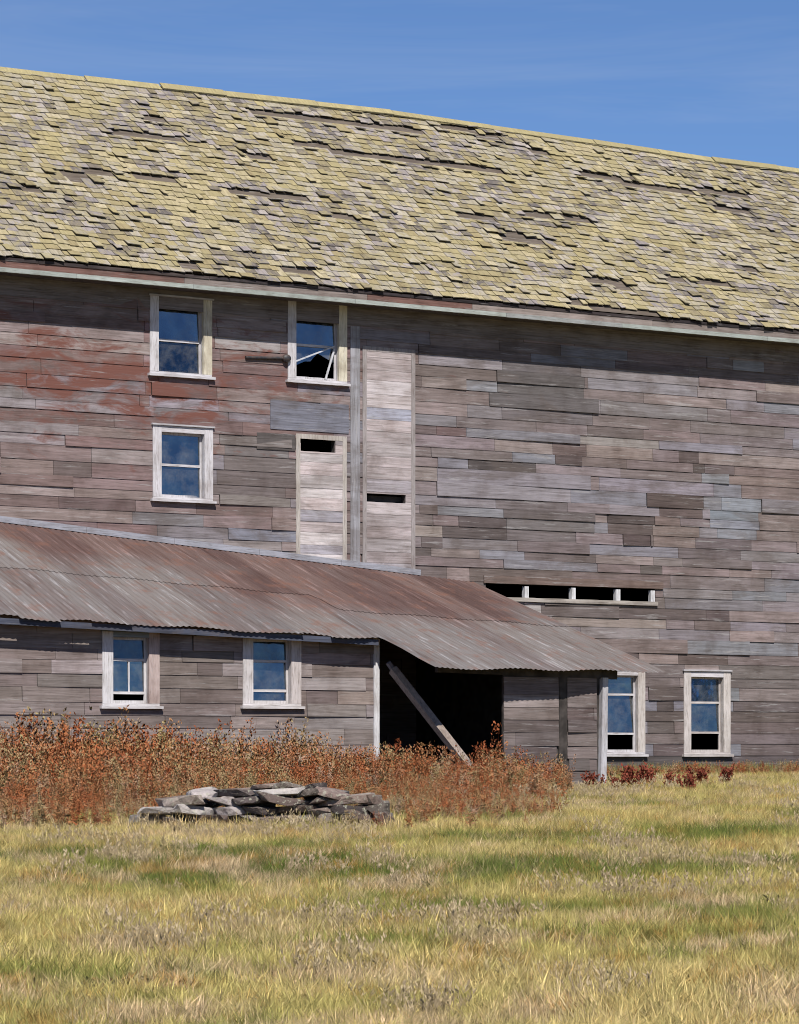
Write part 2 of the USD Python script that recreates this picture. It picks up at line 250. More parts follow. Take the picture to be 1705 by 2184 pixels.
def meadow(name, leaf, gain=1.0):
    """Dry meadow: straw yellow with greener, ochre and pinkish patches that lie where they lie in the field."""
    nodes = {
        'g': ('geometry', {}), 'o': ('object_info', {}),
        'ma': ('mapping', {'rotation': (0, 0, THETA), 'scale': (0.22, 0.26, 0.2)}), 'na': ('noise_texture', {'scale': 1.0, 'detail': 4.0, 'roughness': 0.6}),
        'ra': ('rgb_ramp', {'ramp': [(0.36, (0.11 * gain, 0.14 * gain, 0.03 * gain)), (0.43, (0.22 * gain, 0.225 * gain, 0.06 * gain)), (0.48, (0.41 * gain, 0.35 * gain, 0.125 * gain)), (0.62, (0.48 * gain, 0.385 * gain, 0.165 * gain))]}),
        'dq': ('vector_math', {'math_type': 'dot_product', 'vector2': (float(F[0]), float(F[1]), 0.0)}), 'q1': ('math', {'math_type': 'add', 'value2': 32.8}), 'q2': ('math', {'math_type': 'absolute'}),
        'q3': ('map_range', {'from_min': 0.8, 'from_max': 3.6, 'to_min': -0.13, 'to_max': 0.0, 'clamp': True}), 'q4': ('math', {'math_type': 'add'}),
        'nb': ('noise_texture', {'scale': 0.9, 'detail': 5.0, 'roughness': 0.65}),
        'rb': ('rgb_ramp', {'ramp': [(0.50, (0, 0, 0)), (0.60, (0.85, 0.85, 0.85))]}), 'bwb': ('rgb_to_bw', {}),
        'xb': ('mix', {'mix_type': 'mix', 'color2': (0.50 * gain, 0.37 * gain, 0.24 * gain)}),
        'mc': ('mapping', {'location': (9.0, 3.0, 0.0)}), 'nc': ('noise_texture', {'scale': 1.3, 'detail': 5.0, 'roughness': 0.7}),
        'rc': ('rgb_ramp', {'ramp': [(0.53, (0, 0, 0)), (0.61, (0.8, 0.8, 0.8))]}), 'bwc': ('rgb_to_bw', {}),
        'xc': ('mix', {'mix_type': 'mix', 'color2': (0.36 * gain, 0.215 * gain, 0.065 * gain)}),
        'nd': ('noise_texture', {'scale': 5.0, 'detail': 4.0}),
        'rd': ('rgb_ramp', {'ramp': [(0.36, (0.45, 0.46, 0.40)), (0.48, (1, 1, 1)), (0.66, (1.3, 1.3, 1.25))]}),
        'xd': ('mix', {'mix_type': 'multiply', 'fac': 1.0}),
        'p': ('principled_bsdf', {'roughness': 0.8, 'specular_ior_level': 0.15})}
    links = [('g.position', 'ma.vector'), ('ma.vector', 'na.vector'), ('g.position', 'dq.vector1'), ('dq.value', 'q1.value1'), ('q1.value', 'q2.value1'), ('q2.value', 'q3.value'), ('q3.result', 'q4.value1'), ('na.fac', 'q4.value2'), ('q4.value', 'ra.fac'), ('g.position', 'nb.vector'), ('nb.fac', 'rb.fac'), ('rb.color', 'bwb.color'),
             ('ra.color', 'xb.color1'), ('bwb.val', 'xb.fac'), ('g.position', 'mc.vector'), ('mc.vector', 'nc.vector'), ('nc.fac', 'rc.fac'), ('rc.color', 'bwc.color'),
             ('xb.color', 'xc.color1'), ('bwc.val', 'xc.fac'), ('g.position', 'nd.vector'), ('nd.fac', 'rd.fac'), ('xc.color', 'xd.color1'), ('rd.color', 'xd.color2')]
    if leaf:
        nodes |= {'ro': ('rgb_ramp', {'ramp': [(0.0, (0.7, 0.75, 0.65)), (0.5, (1, 1, 1)), (1.0, (1.3, 1.22, 1.2))]}), 'xo': ('mix', {'mix_type': 'multiply', 'fac': 1.0}),
                  'tr': ('translucent_bsdf', {}), 'x': ('mix_closure', {'fac': 0.15})}
        links += [('o.random', 'ro.fac'), ('xd.color', 'xo.color1'), ('ro.color', 'xo.color2'), ('xo.color', 'p.base_color'), ('xo.color', 'tr.color'), ('p.BSDF', 'x.closure1'), ('tr.BSDF', 'x.closure2')]
        return usdkit.material(stage, looks(name), nodes, links, surface='x.closure')
    return usdkit.material(stage, looks(name), nodes, links + [('xd.color', 'p.base_color')], surface='p.BSDF')
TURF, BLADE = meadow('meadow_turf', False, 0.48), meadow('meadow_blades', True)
def plant(name, stops):
    return usdkit.material(stage, looks(name), {
        'g': ('geometry', {}), 'o': ('object_info', {}), 'n': ('noise_texture', {'scale': 1.1, 'detail': 5.0, 'roughness': 0.7}),
        'ad': ('math', {'math_type': 'multiply_add', 'value2': 0.55}), 'sc': ('math', {'math_type': 'multiply', 'value2': 0.45}),
        'r': ('rgb_ramp', {'ramp': stops}), 'isl': ('math', {'math_type': 'multiply_add', 'value2': 0.6, 'value3': 0.7}), 'x1': ('mix', {'mix_type': 'multiply', 'fac': 1.0}), 'cx': ('combine_color', {}),
        'p': ('principled_bsdf', {'roughness': 0.8, 'specular_ior_level': 0.15}), 'tr': ('translucent_bsdf', {}), 'x': ('mix_closure', {'fac': 0.15})},
        [('g.position', 'n.vector'), ('o.random', 'sc.value1'), ('n.fac', 'ad.value1'), ('sc.value', 'ad.value3'), ('ad.value', 'r.fac'),
         ('g.random_per_island', 'isl.value1'), ('isl.value', 'cx.r'), ('isl.value', 'cx.g'), ('isl.value', 'cx.b'), ('r.color', 'x1.color1'), ('cx.color', 'x1.color2'),
         ('x1.color', 'p.base_color'), ('x1.color', 'tr.color'), ('p.BSDF', 'x.closure1'), ('tr.BSDF', 'x.closure2')], surface='x.closure')
RUSTY_WEED = plant('rusty_weed', [(0.22, (0.22, 0.06, 0.028)), (0.36, (0.42, 0.13, 0.05)), (0.46, (0.44, 0.18, 0.075)), (0.53, (0.42, 0.27, 0.15)), (0.60, (0.38, 0.30, 0.14)), (0.67, (0.44, 0.17, 0.07)), (0.76, (0.46, 0.35, 0.26))])
RED_DOCK = plant('red_dock', [(0.2, (0.22, 0.05, 0.03)), (0.8, (0.36, 0.10, 0.06))])
GREEN_WEED = plant('yellow_green_weed', [(0.2, (0.20, 0.22, 0.06)), (0.8, (0.36, 0.34, 0.13))])

# ================================================================ ground
qs = np.concatenate([-np.geomspace(1800, 12, 14), np.arange(-8, 14, 2.0), np.arange(14, 74, 0.4), np.geomspace(74, 1800, 26)])
ss = np.concatenate([-np.geomspace(1500, 18, 14), np.arange(-16, 16.1, 0.4), np.geomspace(18, 1500, 14)])
Q, SS = np.meshgrid(qs, ss, indexing='ij')
GX, GY = CAM[0] + Q * F[0] + SS * R[0], CAM[1] + Q * F[1] + SS * R[1]
GV = np.stack([GX, GY, ground_z(GX, GY)], -1).reshape(-1, 3)
nq, ns = len(qs), len(ss); ii = (np.arange(nq - 1)[:, None] * ns + np.arange(ns - 1)).ravel()
GF = np.concatenate([np.stack([ii, ii + 1, ii + ns + 1], 1), np.stack([ii, ii + ns + 1, ii + ns], 1)])
gm = trimesh.Trimesh(GV, GF, process=False)
if gm.face_normals[:, 2].mean() < 0: gm.invert()
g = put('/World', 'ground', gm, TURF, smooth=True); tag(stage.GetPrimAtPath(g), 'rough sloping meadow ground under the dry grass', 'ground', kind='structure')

# ================================================================ main building
K = 0.76
def P(*c): return S(*c) * K
X_L, X_R = -14.0, 19.0                                               # ends of the long wall
OVER = 0.66                                                          # eave overhang
_, Z_EAVE = on_y(865, 620, -OVER)
PITCH = math.radians(40.0)
d = ray(865, 247); # ridge: where the line of sight to the skyline meets the roof slope
t = (Z_EAVE + math.tan(PITCH) * (CAM[1] + OVER) - CAM[2]); t = (math.tan(PITCH) * (CAM[1] + OVER) + Z_EAVE - CAM[2]) / (d[2] - math.tan(PITCH) * d[1])
RIDGE = CAM + t * d; Y_RIDGE, Z_RIDGE = RIDGE[1], RIDGE[2]
Y_BACK = 2 * Y_RIDGE
main = thing('abandoned_farm_building', 'long weathered grey wooden building with yellow lichened shingle roof', 'building')

# openings of the long wall, in picture units: (left, right, top, bottom)
def op(l, r, t, b, y=0.0):
    x0, z1 = on_y(l, (t + b) / 2, y)[0], on_y((l + r) / 2, t, y)[1]
    x1, z0 = on_y(r, (t + b) / 2, y)[0], on_y((l + r) / 2, b, y)[1]
    return x0, x1, z0, z1
WIN = {'upper_a': op(318, 450, 636, 806), 'upper_b': op(612, 738, 642, 820), 'mid': op(324, 452, 910, 1072),
       'low_a': op(1278, 1374, 1428, 1614), 'low_b': op(1457, 1556, 1432, 1614)}
DOOR1 = op(630, 738, 928, 1232); DOOR2 = op(772, 884, 742, 1222)
SLOT = op(1035, 1397, 1250, 1278)
PANEL = op(575, 742, 858, 920)
openings = {k: v for k, v in WIN.items()}
holes = [rect(v[0], v[2], v[1], v[3]) for v in WIN.values()]
holes += [rect(DOOR1[0], DOOR1[2], DOOR1[1], DOOR1[3]), rect(DOOR2[0], DOOR2[2], DOOR2[1], DOOR2[3]), rect(SLOT[0], SLOT[2], SLOT[1], SLOT[3])]
SLOTDARK = op(781, 864, 1054, 1072); TRANSOM = op(640, 714, 934, 964)
cut = unary_union([rect(v[0] + .12, v[2] + .06, v[1] - .12, v[3] - .08) for v in WIN.values()] + [rect(SLOT[0], SLOT[2], SLOT[1], SLOT[3]), rect(*[SLOTDARK[i] for i in (0, 2, 1, 3)]), rect(*[TRANSOM[i] for i in (0, 2, 1, 3)])])
Z_TOP = Z_EAVE + 0.25
wall = put(main, 'wall', prism_y(rect(X_L + .02, -0.7, X_R - .02, Z_TOP).difference(cut), 0.0, 0.14), DARK)

# colour of the boards where the photograph shows a patch of a different weathering: (l, r, t, b, colour)
PATCH = [
 (-200, 310, 690, 742, (156, 139, 131)), (-200, 322, 742, 800, (136, 104, 98)), (-200, 300, 800, 862, (140, 132, 134)), (330, 470, 808, 862, (122, 82, 72)),
 (470, 600, 772, 862, (131, 97, 90)), (-200, 250, 862, 905, (128, 98, 92)), (470, 600, 690, 716, (154, 136, 128)), (470, 600, 716, 745, (166, 158, 150)),
 (180, 262, 972, 1002, (106, 86, 80)), (120, 182, 1008, 1040, (110, 90, 84)), (-200, 180, 905, 960, (148, 138, 138)), (120, 310, 1060, 1084, (112, 90, 85)),
 (460, 630, 936, 1000, (122, 113, 108)), (538, 632, 922, 962, (90, 82, 80)), (460, 625, 1000, 1080, (126, 114, 108)), (318, 470, 1084, 1180, (134, 130, 136)),
 (440, 630, 1098, 1142, (128, 137, 154)), (440, 622, 1142, 1190, (151, 141, 138)), (318, 480, 866, 906, (138, 134, 138)),
 (895, 1015, 745, 785, (148, 146, 150)), (1085, 1278, 852, 902, (94, 90, 88)), (1060, 1240, 775, 832, (101, 97, 94)), (1250, 1500, 800, 880, (132, 128, 130)),
 (890, 1000, 830, 880, (120, 114, 116)), (960, 1160, 978, 1002, (84, 78, 74)), (930, 1030, 916, 940, (130, 98, 92)), (1290, 1402, 912, 950, (108, 91, 86)), (1170, 1240, 955, 985, (108, 90, 84)),
 (1450, 1516, 958, 1006, (94, 79, 72)), (1403, 1492, 1062, 1088, (97, 80, 72)), (1306, 1386, 1100, 1168, (88, 72, 66)), (958, 1062, 1100, 1152, (95, 82, 77)),
 (1062, 1235, 1076, 1145, (116, 106, 103)), (1380, 1424, 1180, 1250, (100, 88, 84)), (1462, 1608, 1160, 1218, (106, 93, 90)), (940, 1240, 1006, 1060, (140, 137, 141)),
 (1250, 1505, 1012, 1056, (138, 137, 144)), (1240, 1382, 938, 985, (146, 139, 135)), (1526, 1600, 1058, 1150, (128, 140, 152)), (1540, 1605, 762, 800, (140, 146, 149)),
 (900, 940, 1080, 1105, (104, 90, 85)), (890, 945, 1150, 1195, (105, 92, 88)), (1090, 1240, 1150, 1190, (112, 100, 97)), (1400, 1470, 1100, 1160, (140, 118, 108)),
 (1320, 1482, 1306, 1342, (99, 83, 78)), (1484, 1562, 1312, 1344, (101, 86, 80)), (1322, 1392, 1388, 1412, (96, 81, 75)), (1450, 1552, 1384, 1412, (96, 81, 75)),
 (1376, 1452, 1426, 1480, (118, 104, 99)), (1376, 1452, 1480, 1535, (98, 83, 78)), (1376, 1452, 1535, 1600, (112, 98, 92)), (1560, 1760, 1420, 1640, (106, 93, 88)),
 (1200, 1760, 1616, 1670, (88, 80, 79)), (1020, 1140, 1284, 1330, (172, 168, 162)), (1400, 1610, 1250, 1310, (134, 134, 138)), (895, 1240, 1192, 1228, (132, 134, 144)),
 (1000, 1420, 1226, 1248, (116, 98, 90)), (1150, 1420, 1280, 1306, (132, 120, 114)), (1560, 1760, 1000, 1060, (140, 118, 108)), (1380, 1560, 860, 905, (118, 108, 106)),
]
BASES_R = [(134, 122, 118), (128, 118, 116), (140, 130, 128), (124, 112, 108), (136, 130, 132), (144, 132, 126), (118, 108, 105), (132, 132, 136)]
BASES_L = [(146, 130, 126), (138, 122, 118), (150, 138, 134), (132, 112, 108), (140, 134, 136), (126, 108, 103)]
BASES_A = [(146, 136, 129), (138, 128, 121), (150, 141, 135), (126, 116, 109), (142, 134, 130), (132, 121, 114)]
PATCH_A = [(385, 486, 1400, 1440, (112, 102, 95)), (390, 515, 1452, 1482, (118, 107, 101)), (650, 790, 1400, 1430, (160, 147, 140)), (650, 790, 1430, 1462, (150, 142, 138)),
           (350, 520, 1370, 1400, (150, 141, 134)), (110, 215, 1372, 1412, (146, 138, 132)), (110, 215, 1412, 1432, (160, 152, 148)), (110, 215, 1440, 1480, (128, 118, 112)),
           (660, 740, 1478, 1500, (124, 114, 108)), (330, 480, 1515, 1560, (120, 110, 105)), (640, 790, 1500, 1560, (156, 148, 144))]
def mute(c, k=0.68):
    m = sum(c) / 3.0; return tuple(m + (v - m) * k + (2, 0, -2)[i] * 0.5 for i, v in enumerate(c))
PATCH = [(*p[:4], mute(tuple(.85 * v + .15 * b for v, b in zip(p[4], (128, 118, 117))), 0.62)) for p in PATCH]
def board_runs(x0, x1, zmid, y, patches, bases, r, lmin=1.1, lmax=3.2):
    """Board ends along one course: at the edges of the weathering patches it crosses, else at random."""
    ps = []
    for l, rr, t, b, c in patches:
        xa, za = on_y(l, t, y); xb, zb = on_y(rr, b, y)
        zt, zbm = on_y((l + rr) / 2, t, y)[1], on_y((l + rr) / 2, b, y)[1]
        if zbm + r.gauss(0, .05) <= zmid <= zt + r.gauss(0, .05) and r.random() < .93: ps.append((xa + r.gauss(0, .22), xb + r.gauss(0, .22), tuple(np.array(c) + r.gauss(0, 5))))
    ps.sort(); out, x = [], x0
    def fill(a, b):
        while b - a > 0.05:
            L = min(r.uniform(lmin, lmax), b - a)
            if b - a - L < 0.5: L = b - a
            out.append((a, a + L, None)); a += L
    for a, b, c in ps:
        a, b = max(a, x), min(b, x1)
        if b - a < 0.25: continue
        fill(x, a)
        n = max(1, round((b - a) / 3.2)); e = np.linspace(a, b, n + 1)
        out += [(e[i], e[i + 1], c) for i in range(n)]
        x = b
    fill(x, x1); return out
def board_mesh(poly, y, rz0, rz1, proud, thick, tilt):
    """Lapped board: its lower edge stands proud of the board below; a slight bow and cupped edge."""
    m = prism_y(poly, y - thick, y - 0.001)
    v = m.vertices.copy(); k = (rz1 - v[:, 2]) / (rz1 - rz0)
    v[:, 1] -= proud + tilt * k
    m.vertices = v; return m
def clad(parent, x0, x1, z0, z1, y, hole, patches, bases_of, r, row=0.235, keep=None, limit=300, names=('board', 'siding')):
    rest, kept = [], []
    lv, zz = [], z0
    while zz < z1 - .02:
        zn = zz + row * r.choice((.82, .9, 1.0, 1.0, 1.05, 1.15, 1.3)); zn = z1 if z1 - zn < row * .5 else zn; lv.append((zz, zn)); zz = zn
    for ra, rb in lv:
        for a, b, c in board_runs(x0, x1, (ra + rb) / 2, y, patches, None, r):
            poly = rect(a + r.uniform(.002, .007), ra + 0.003 + r.uniform(0, .004), b - r.uniform(.002, .007), rb + 0.012)
            poly = poly.difference(hole) if hole is not None else poly
            for q in getattr(poly, 'geoms', [poly]):
                if q.is_empty or q.area < 0.006: continue
                bases = bases_of((a + b) / 2, (ra + rb) / 2)
                col = P(*(c or r.choice(bases))) * np.array([.86, .825, .85]) * r.uniform(0.90, 1.10) * (1 + np.array([r.uniform(-.03, .03) for _ in range(3)]))
                m = board_mesh(q, y, ra, rb, r.uniform(0, .006), 0.018, r.uniform(.008, .016))
                if r.random() < .25:                                 # sprung end
                    s = r.choice((-1, 1)); vv = m.vertices.copy(); e = np.clip(((vv[:, 0] - (a + b) / 2) * s) / ((b - a) / 2), 0, 1) ** 3
                    vv[:, 1] -= e * r.uniform(.005, .03); m.vertices = vv
                cx, cz = q.centroid.x, q.centroid.y
                (kept if keep is None or keep(cx, cz) else rest).append((q.area, m, col))
    kept.sort(key=lambda k: -k[0]); rest += kept[limit:]
    for _, m, col in kept[:limit]: put(parent, names[0], m, SIDING, col)
    if rest:
        mm = cat([m for _, m, _ in rest]); tt = np.concatenate([np.tile(c, (len(m.vertices), 1)) for _, m, c in rest])
        put(parent, names[1], mm, SIDING, tt, kind='stuff')
def in_view(y):
    def f(x, z):
        px, py = to_px((x, y, z)); return -30 < px < 1735 and -30 < py < 2200
    return f
X_MID = on_y(752, 1000)[0]
def lean_top(px): return 1130 + (px - 120) * 0.1265
def keep_main(x, z):
    px, py = to_px((x, 0, z))
    if not (-30 < px < 1735): return False
    if px < 1030: return py < lean_top(px) + 12
    return not (px < 1275 and py > 1250 + (px - 1030) * 0.75)
wall_holes = unary_union(holes + [rect(PANEL[0], PANEL[2], PANEL[1], PANEL[3])])
clad(wall, X_L, X_R, 0.02, Z_TOP - 0.1, 0.0, wall_holes, PATCH, lambda x, z: BASES_L if x < X_MID and z > 4 else BASES_R, random.Random(21), keep=keep_main)
sk = put(main, 'skirting_board', bx(X_L, X_R, -0.035, 0.0, -0.7, 0.015), WOOD_X, P(84, 77, 75))
# end and back walls, floors
gable = Polygon([(0.14, -0.7), (Y_BACK - 0.14, -0.7), (Y_BACK - 0.14, Z_TOP - .1), (Y_RIDGE, Z_RIDGE - 0.35), (0.14, Z_TOP - .1)])
for xg in (X_L, X_R - 0.14):
    m = trimesh.creation.extrude_polygon(gable, 0.14, engine='earcut'); v = m.vertices.copy()
    m.vertices = np.stack([xg + v[:, 2], v[:, 0], v[:, 1]], 1); put(main, 'gable_wall', m, WOOD_Y, P(126, 115, 110))
put(main, 'back_wall', bx(X_L, X_R, Y_BACK - .14, Y_BACK, -0.7, Z_TOP - .1), WOOD_X, P(126, 115, 110))
for zf in (0.1, 3.3, 6.0): put(main, 'storey_floor', bx(X_L + .15, X_R - .15, 0.16, Y_BACK - .16, zf - .2, zf), DARK)

# --- roof: deck, lapped shingles, ridge boards
SLOPE = np.array([0, math.cos(PITCH), math.sin(PITCH)]); NORM = np.array([0, -math.sin(PITCH), math.cos(PITCH)])
EAVE0 = np.array([0, -OVER, Z_EAVE - 0.02]); L_SLOPE = (Y_RIDGE + OVER) / math.cos(PITCH)
RX0, RX1 = X_L - 0.5, X_R + 0.5
def sag(x, s): return -0.05 * np.sin((x - RX0) / (RX1 - RX0) * 9.0) * (s / L_SLOPE) + 0.02 * np.sin((x + 4.0) / 14.0 * math.pi) * (s / L_SLOPE) ** 2
def roof_pt(x, s, h):
    x, s, h = np.broadcast_arrays(np.asarray(x, float), np.asarray(s, float), np.asarray(h, float))
    p = EAVE0 + s[..., None] * SLOPE + (h + sag(x, s))[..., None] * NORM
    p[..., 0] += x; return p
nx, nsl = 60, 12
def sheet(f, xs, sl):
    A, B = np.meshgrid(xs, sl, indexing='ij'); V = f(A, B).reshape(-1, 3); n1, n2 = len(xs), len(sl)
    k = (np.arange(n1 - 1)[:, None] * n2 + np.arange(n2 - 1)).ravel()
    return trimesh.Trimesh(V, np.concatenate([np.stack([k, k + n2, k + n2 + 1], 1), np.stack([k, k + n2 + 1, k + 1], 1)]), process=False)
top = sheet(lambda a, b: roof_pt(a, b, -0.03), np.linspace(RX0, RX1, nx), np.linspace(0, L_SLOPE, nsl))
bot = sheet(lambda a, b: roof_pt(a, b, -0.10), np.linspace(RX0, RX1, nx), np.linspace(0.02, L_SLOPE, nsl)); bot.invert()
back = bx(RX0, RX1, 0, L_SLOPE, -0.1, 0)
T = np.eye(4); T[:3, 1] = [0, -math.cos(PITCH), math.sin(PITCH)]; T[:3, 2] = [0, math.sin(PITCH), math.cos(PITCH)]; T[:3, 0] = [-1, 0, 0]
T[:3, 3] = [RX0 + RX1, 2 * Y_RIDGE + OVER, Z_EAVE - .10]
back.apply_transform(T)
roof = put(main, 'roof', cat([top, bot, back]), WOOD_X, P(98, 88, 78))
rs = random.Random(5)
ROOFC = [(184, 170, 136), (172, 158, 118), (168, 158, 138), (180, 170, 154), (158, 143, 108), (174, 165, 146), (188, 175, 146), (164, 149, 114)]
ODD = [(160, 150, 148), (130, 120, 108), (118, 110, 106), (146, 138, 136), (140, 128, 104), (176, 166, 160)]
def shingle(x0, x1, s0, s1, lift, thick, skew):
    P8 = []
    for x, sk_ in ((x0, skew), (x1, -skew)):
        P8 += [roof_pt(x, s0 + sk_, lift), roof_pt(x, s0 + sk_, lift + thick), roof_pt(x, s1, -0.028), roof_pt(x, s1, -0.020)]
    v = np.array(P8); f = np.array([[1, 5, 7], [1, 7, 3], [0, 1, 3], [0, 3, 2], [4, 7, 5], [4, 6, 7], [0, 4, 5], [0, 5, 1], [0, 2, 6], [0, 6, 4]])
    return trimesh.Trimesh(v, f, process=False)
COURSE = 0.205
# runs of shingles that have rotted off, in picture units: (left, right, height in the picture)
GONE = [(120, 190, 365, 2), (185, 240, 362, 1), (528, 640, 236, 1), (640, 700, 252, 1), (700, 900, 262, 1), (930, 1010, 272, 1), (1010, 1060, 288, 1), (620, 690, 300, 1), (700, 850, 318, 2),
        (850, 1060, 340, 1), (1230, 1330, 372, 1), (1330, 1480, 388, 2), (1480, 1600, 396, 1), (230, 400, 280, 1), (280, 380, 370, 1), (480, 650, 405, 1), (560, 620, 408, 1), (1110, 1180, 452, 1),
        (980, 1060, 460, 1), (1190, 1260, 462, 1), (1240, 1330, 590, 1), (1260, 1420, 664, 1), (1480, 1560, 600, 1), (140, 180, 372, 2), (700, 760, 458, 1), (1520, 1600, 440, 1), (600, 680, 575, 1), (1060, 1160, 500, 1)]
def roof_xs(px, py):
    d_ = ray(px, py); t_ = (math.tan(PITCH) * (CAM[1] + OVER) + EAVE0[2] - CAM[2]) / (d_[2] - math.tan(PITCH) * d_[1]); p = CAM + t_ * d_
    return p[0], (p[1] + OVER) / math.cos(PITCH)
gone = set()
ncourse = int(L_SLOPE / COURSE)
GONE_R = []
for l, r_, py, n in GONE:
    x0, s0 = roof_xs(l, py); x1, s1 = roof_xs(r_, py + (r_ - l) * 0.11); i = int((s0 + s1) / 2 / COURSE)
    GONE_R.append((x0, x1, i, 1))
for _ in range(22):
    x = rs.uniform(RX0, RX1); GONE_R.append((x, x + rs.uniform(.2, .7), rs.randrange(1, ncourse), 1))
sh_first, sh_rest = [], []
for i in range(ncourse + 1):
    s0 = -0.05 + i * COURSE; x = RX0 - rs.uniform(0, .2)
    zone = rs.uniform(0, 100)
    while x < RX1:
        w = rs.uniform(.11, .34); xm = x + w / 2
        off = any(a < xm < b and i in (k, k + n - 1) for a, b, k, n in GONE_R)
        if not off and s0 + .05 < L_SLOPE:
            nz = meshkit.noise(np.array([xm * 0.45, s0 * 1.1, 3.0]), 2); nz2 = meshkit.noise(np.array([xm * 1.3, s0 * 2.6, 9.0]), 4)
            if nz2 > 0.66 or (nz > .60 and rs.random() < .4): c = rs.choice(ODD)
            else: c = ROOFC[int(min(7, max(0, nz * 9 - 1 + rs.uniform(-2.5, 2.5))))]
            col = P(*c) * rs.uniform(.70, .88)
            near_gone = any(a - .2 < xm < b + .2 and abs(i - k) <= 1 for a, b, k, n in GONE_R)
            lift = rs.uniform(0, .012) + (rs.uniform(.0, .05) if rs.random() < .12 or (near_gone and rs.random() < .5) else 0)
            m = shingle(x + .003, x + w - rs.uniform(.003, .012), s0 + rs.gauss(0, .020), min(s0 + COURSE * (0.95 if any(a < xm < b and i + 1 in (k, k + n - 1) for a, b, k, n in GONE_R) else 2.1), L_SLOPE), lift, rs.uniform(.008, .022), rs.gauss(0, .011))
            pxx = to_px((xm, 0, Z_EAVE))[0]
            (sh_first if i < 3 and -20 < pxx < 1725 and len(sh_first) < 300 else sh_rest).append((m, col))
        x += w
for m, c in sh_first: put(roof, 'shingle', m, SHINGLE, c)
put(roof, 'shingles', cat([m for m, _ in sh_rest]), SHINGLE, np.concatenate([np.tile(c, (8, 1)) for _, c in sh_rest]), kind='stuff')
x = RX0
while x < RX1:
    L = rs.uniform(1.2, 3.6); L = min(L, RX1 - x); mid = x + L / 2
    a, b = roof_pt(x + .01, L_SLOPE - .12, .03)[()], roof_pt(x + L - .01, L_SLOPE - .12, .03)[()]
    a = a + NORM * rs.gauss(0, .018); b = b + NORM * rs.gauss(0, .018)
    if rs.random() < .86: put(roof, 'ridge_board', bar(a, b, .03, rs.uniform(.16, .24), up=SLOPE), SHINGLE, P(160, 148, 110) * rs.uniform(.8, 1.1)); x += L
# eave: drip board, fascia lengths, soffit
def eave_len(name, ya, yb, za, zb, cols, mat=WOOD_X, r=random.Random(4), lens=(2.5, 5.0)):
    x = RX0
    while x < RX1 - .01:
        L = min(r.uniform(*lens), RX1 - x)
        if RX1 - x - L < .6: L = RX1 - x
        put(main, name, cbx(x + .004, x + L - .004, ya + r.uniform(-.004, .004), yb, za + r.uniform(-.006, .006), zb, .005), mat, P(*r.choice(cols)) * r.uniform(.88, 1.1)); x += L
eave_len('drip_board', -OVER - .012, -OVER + .10, Z_EAVE - .135, Z_EAVE - .075, [(60, 52, 52), (52, 46, 48)])
eave_len('fascia_board', -OVER + .004, -OVER + .05, Z_EAVE - .27, Z_EAVE - .137, [(124, 104, 96), (118, 88, 80), (140, 128, 122), (108, 84, 76)])
eave_len('eave_moulding', -OVER - .022, -OVER + .05, Z_EAVE - .36, Z_EAVE - .274, [(164, 170, 164), (150, 152, 150), (172, 176, 172)], PAINT_X)
put(main, 'soffit', bx(RX0, RX1, -OVER + .052, -0.03, Z_EAVE - .33, Z_EAVE - .30), WOOD_X, P(88, 82, 84))
put(main, 'frieze_board', bx(X_L, X_R, -.05, -.021, Z_EAVE - .72, Z_EAVE - .332), WOOD_X, P(120, 112, 110))

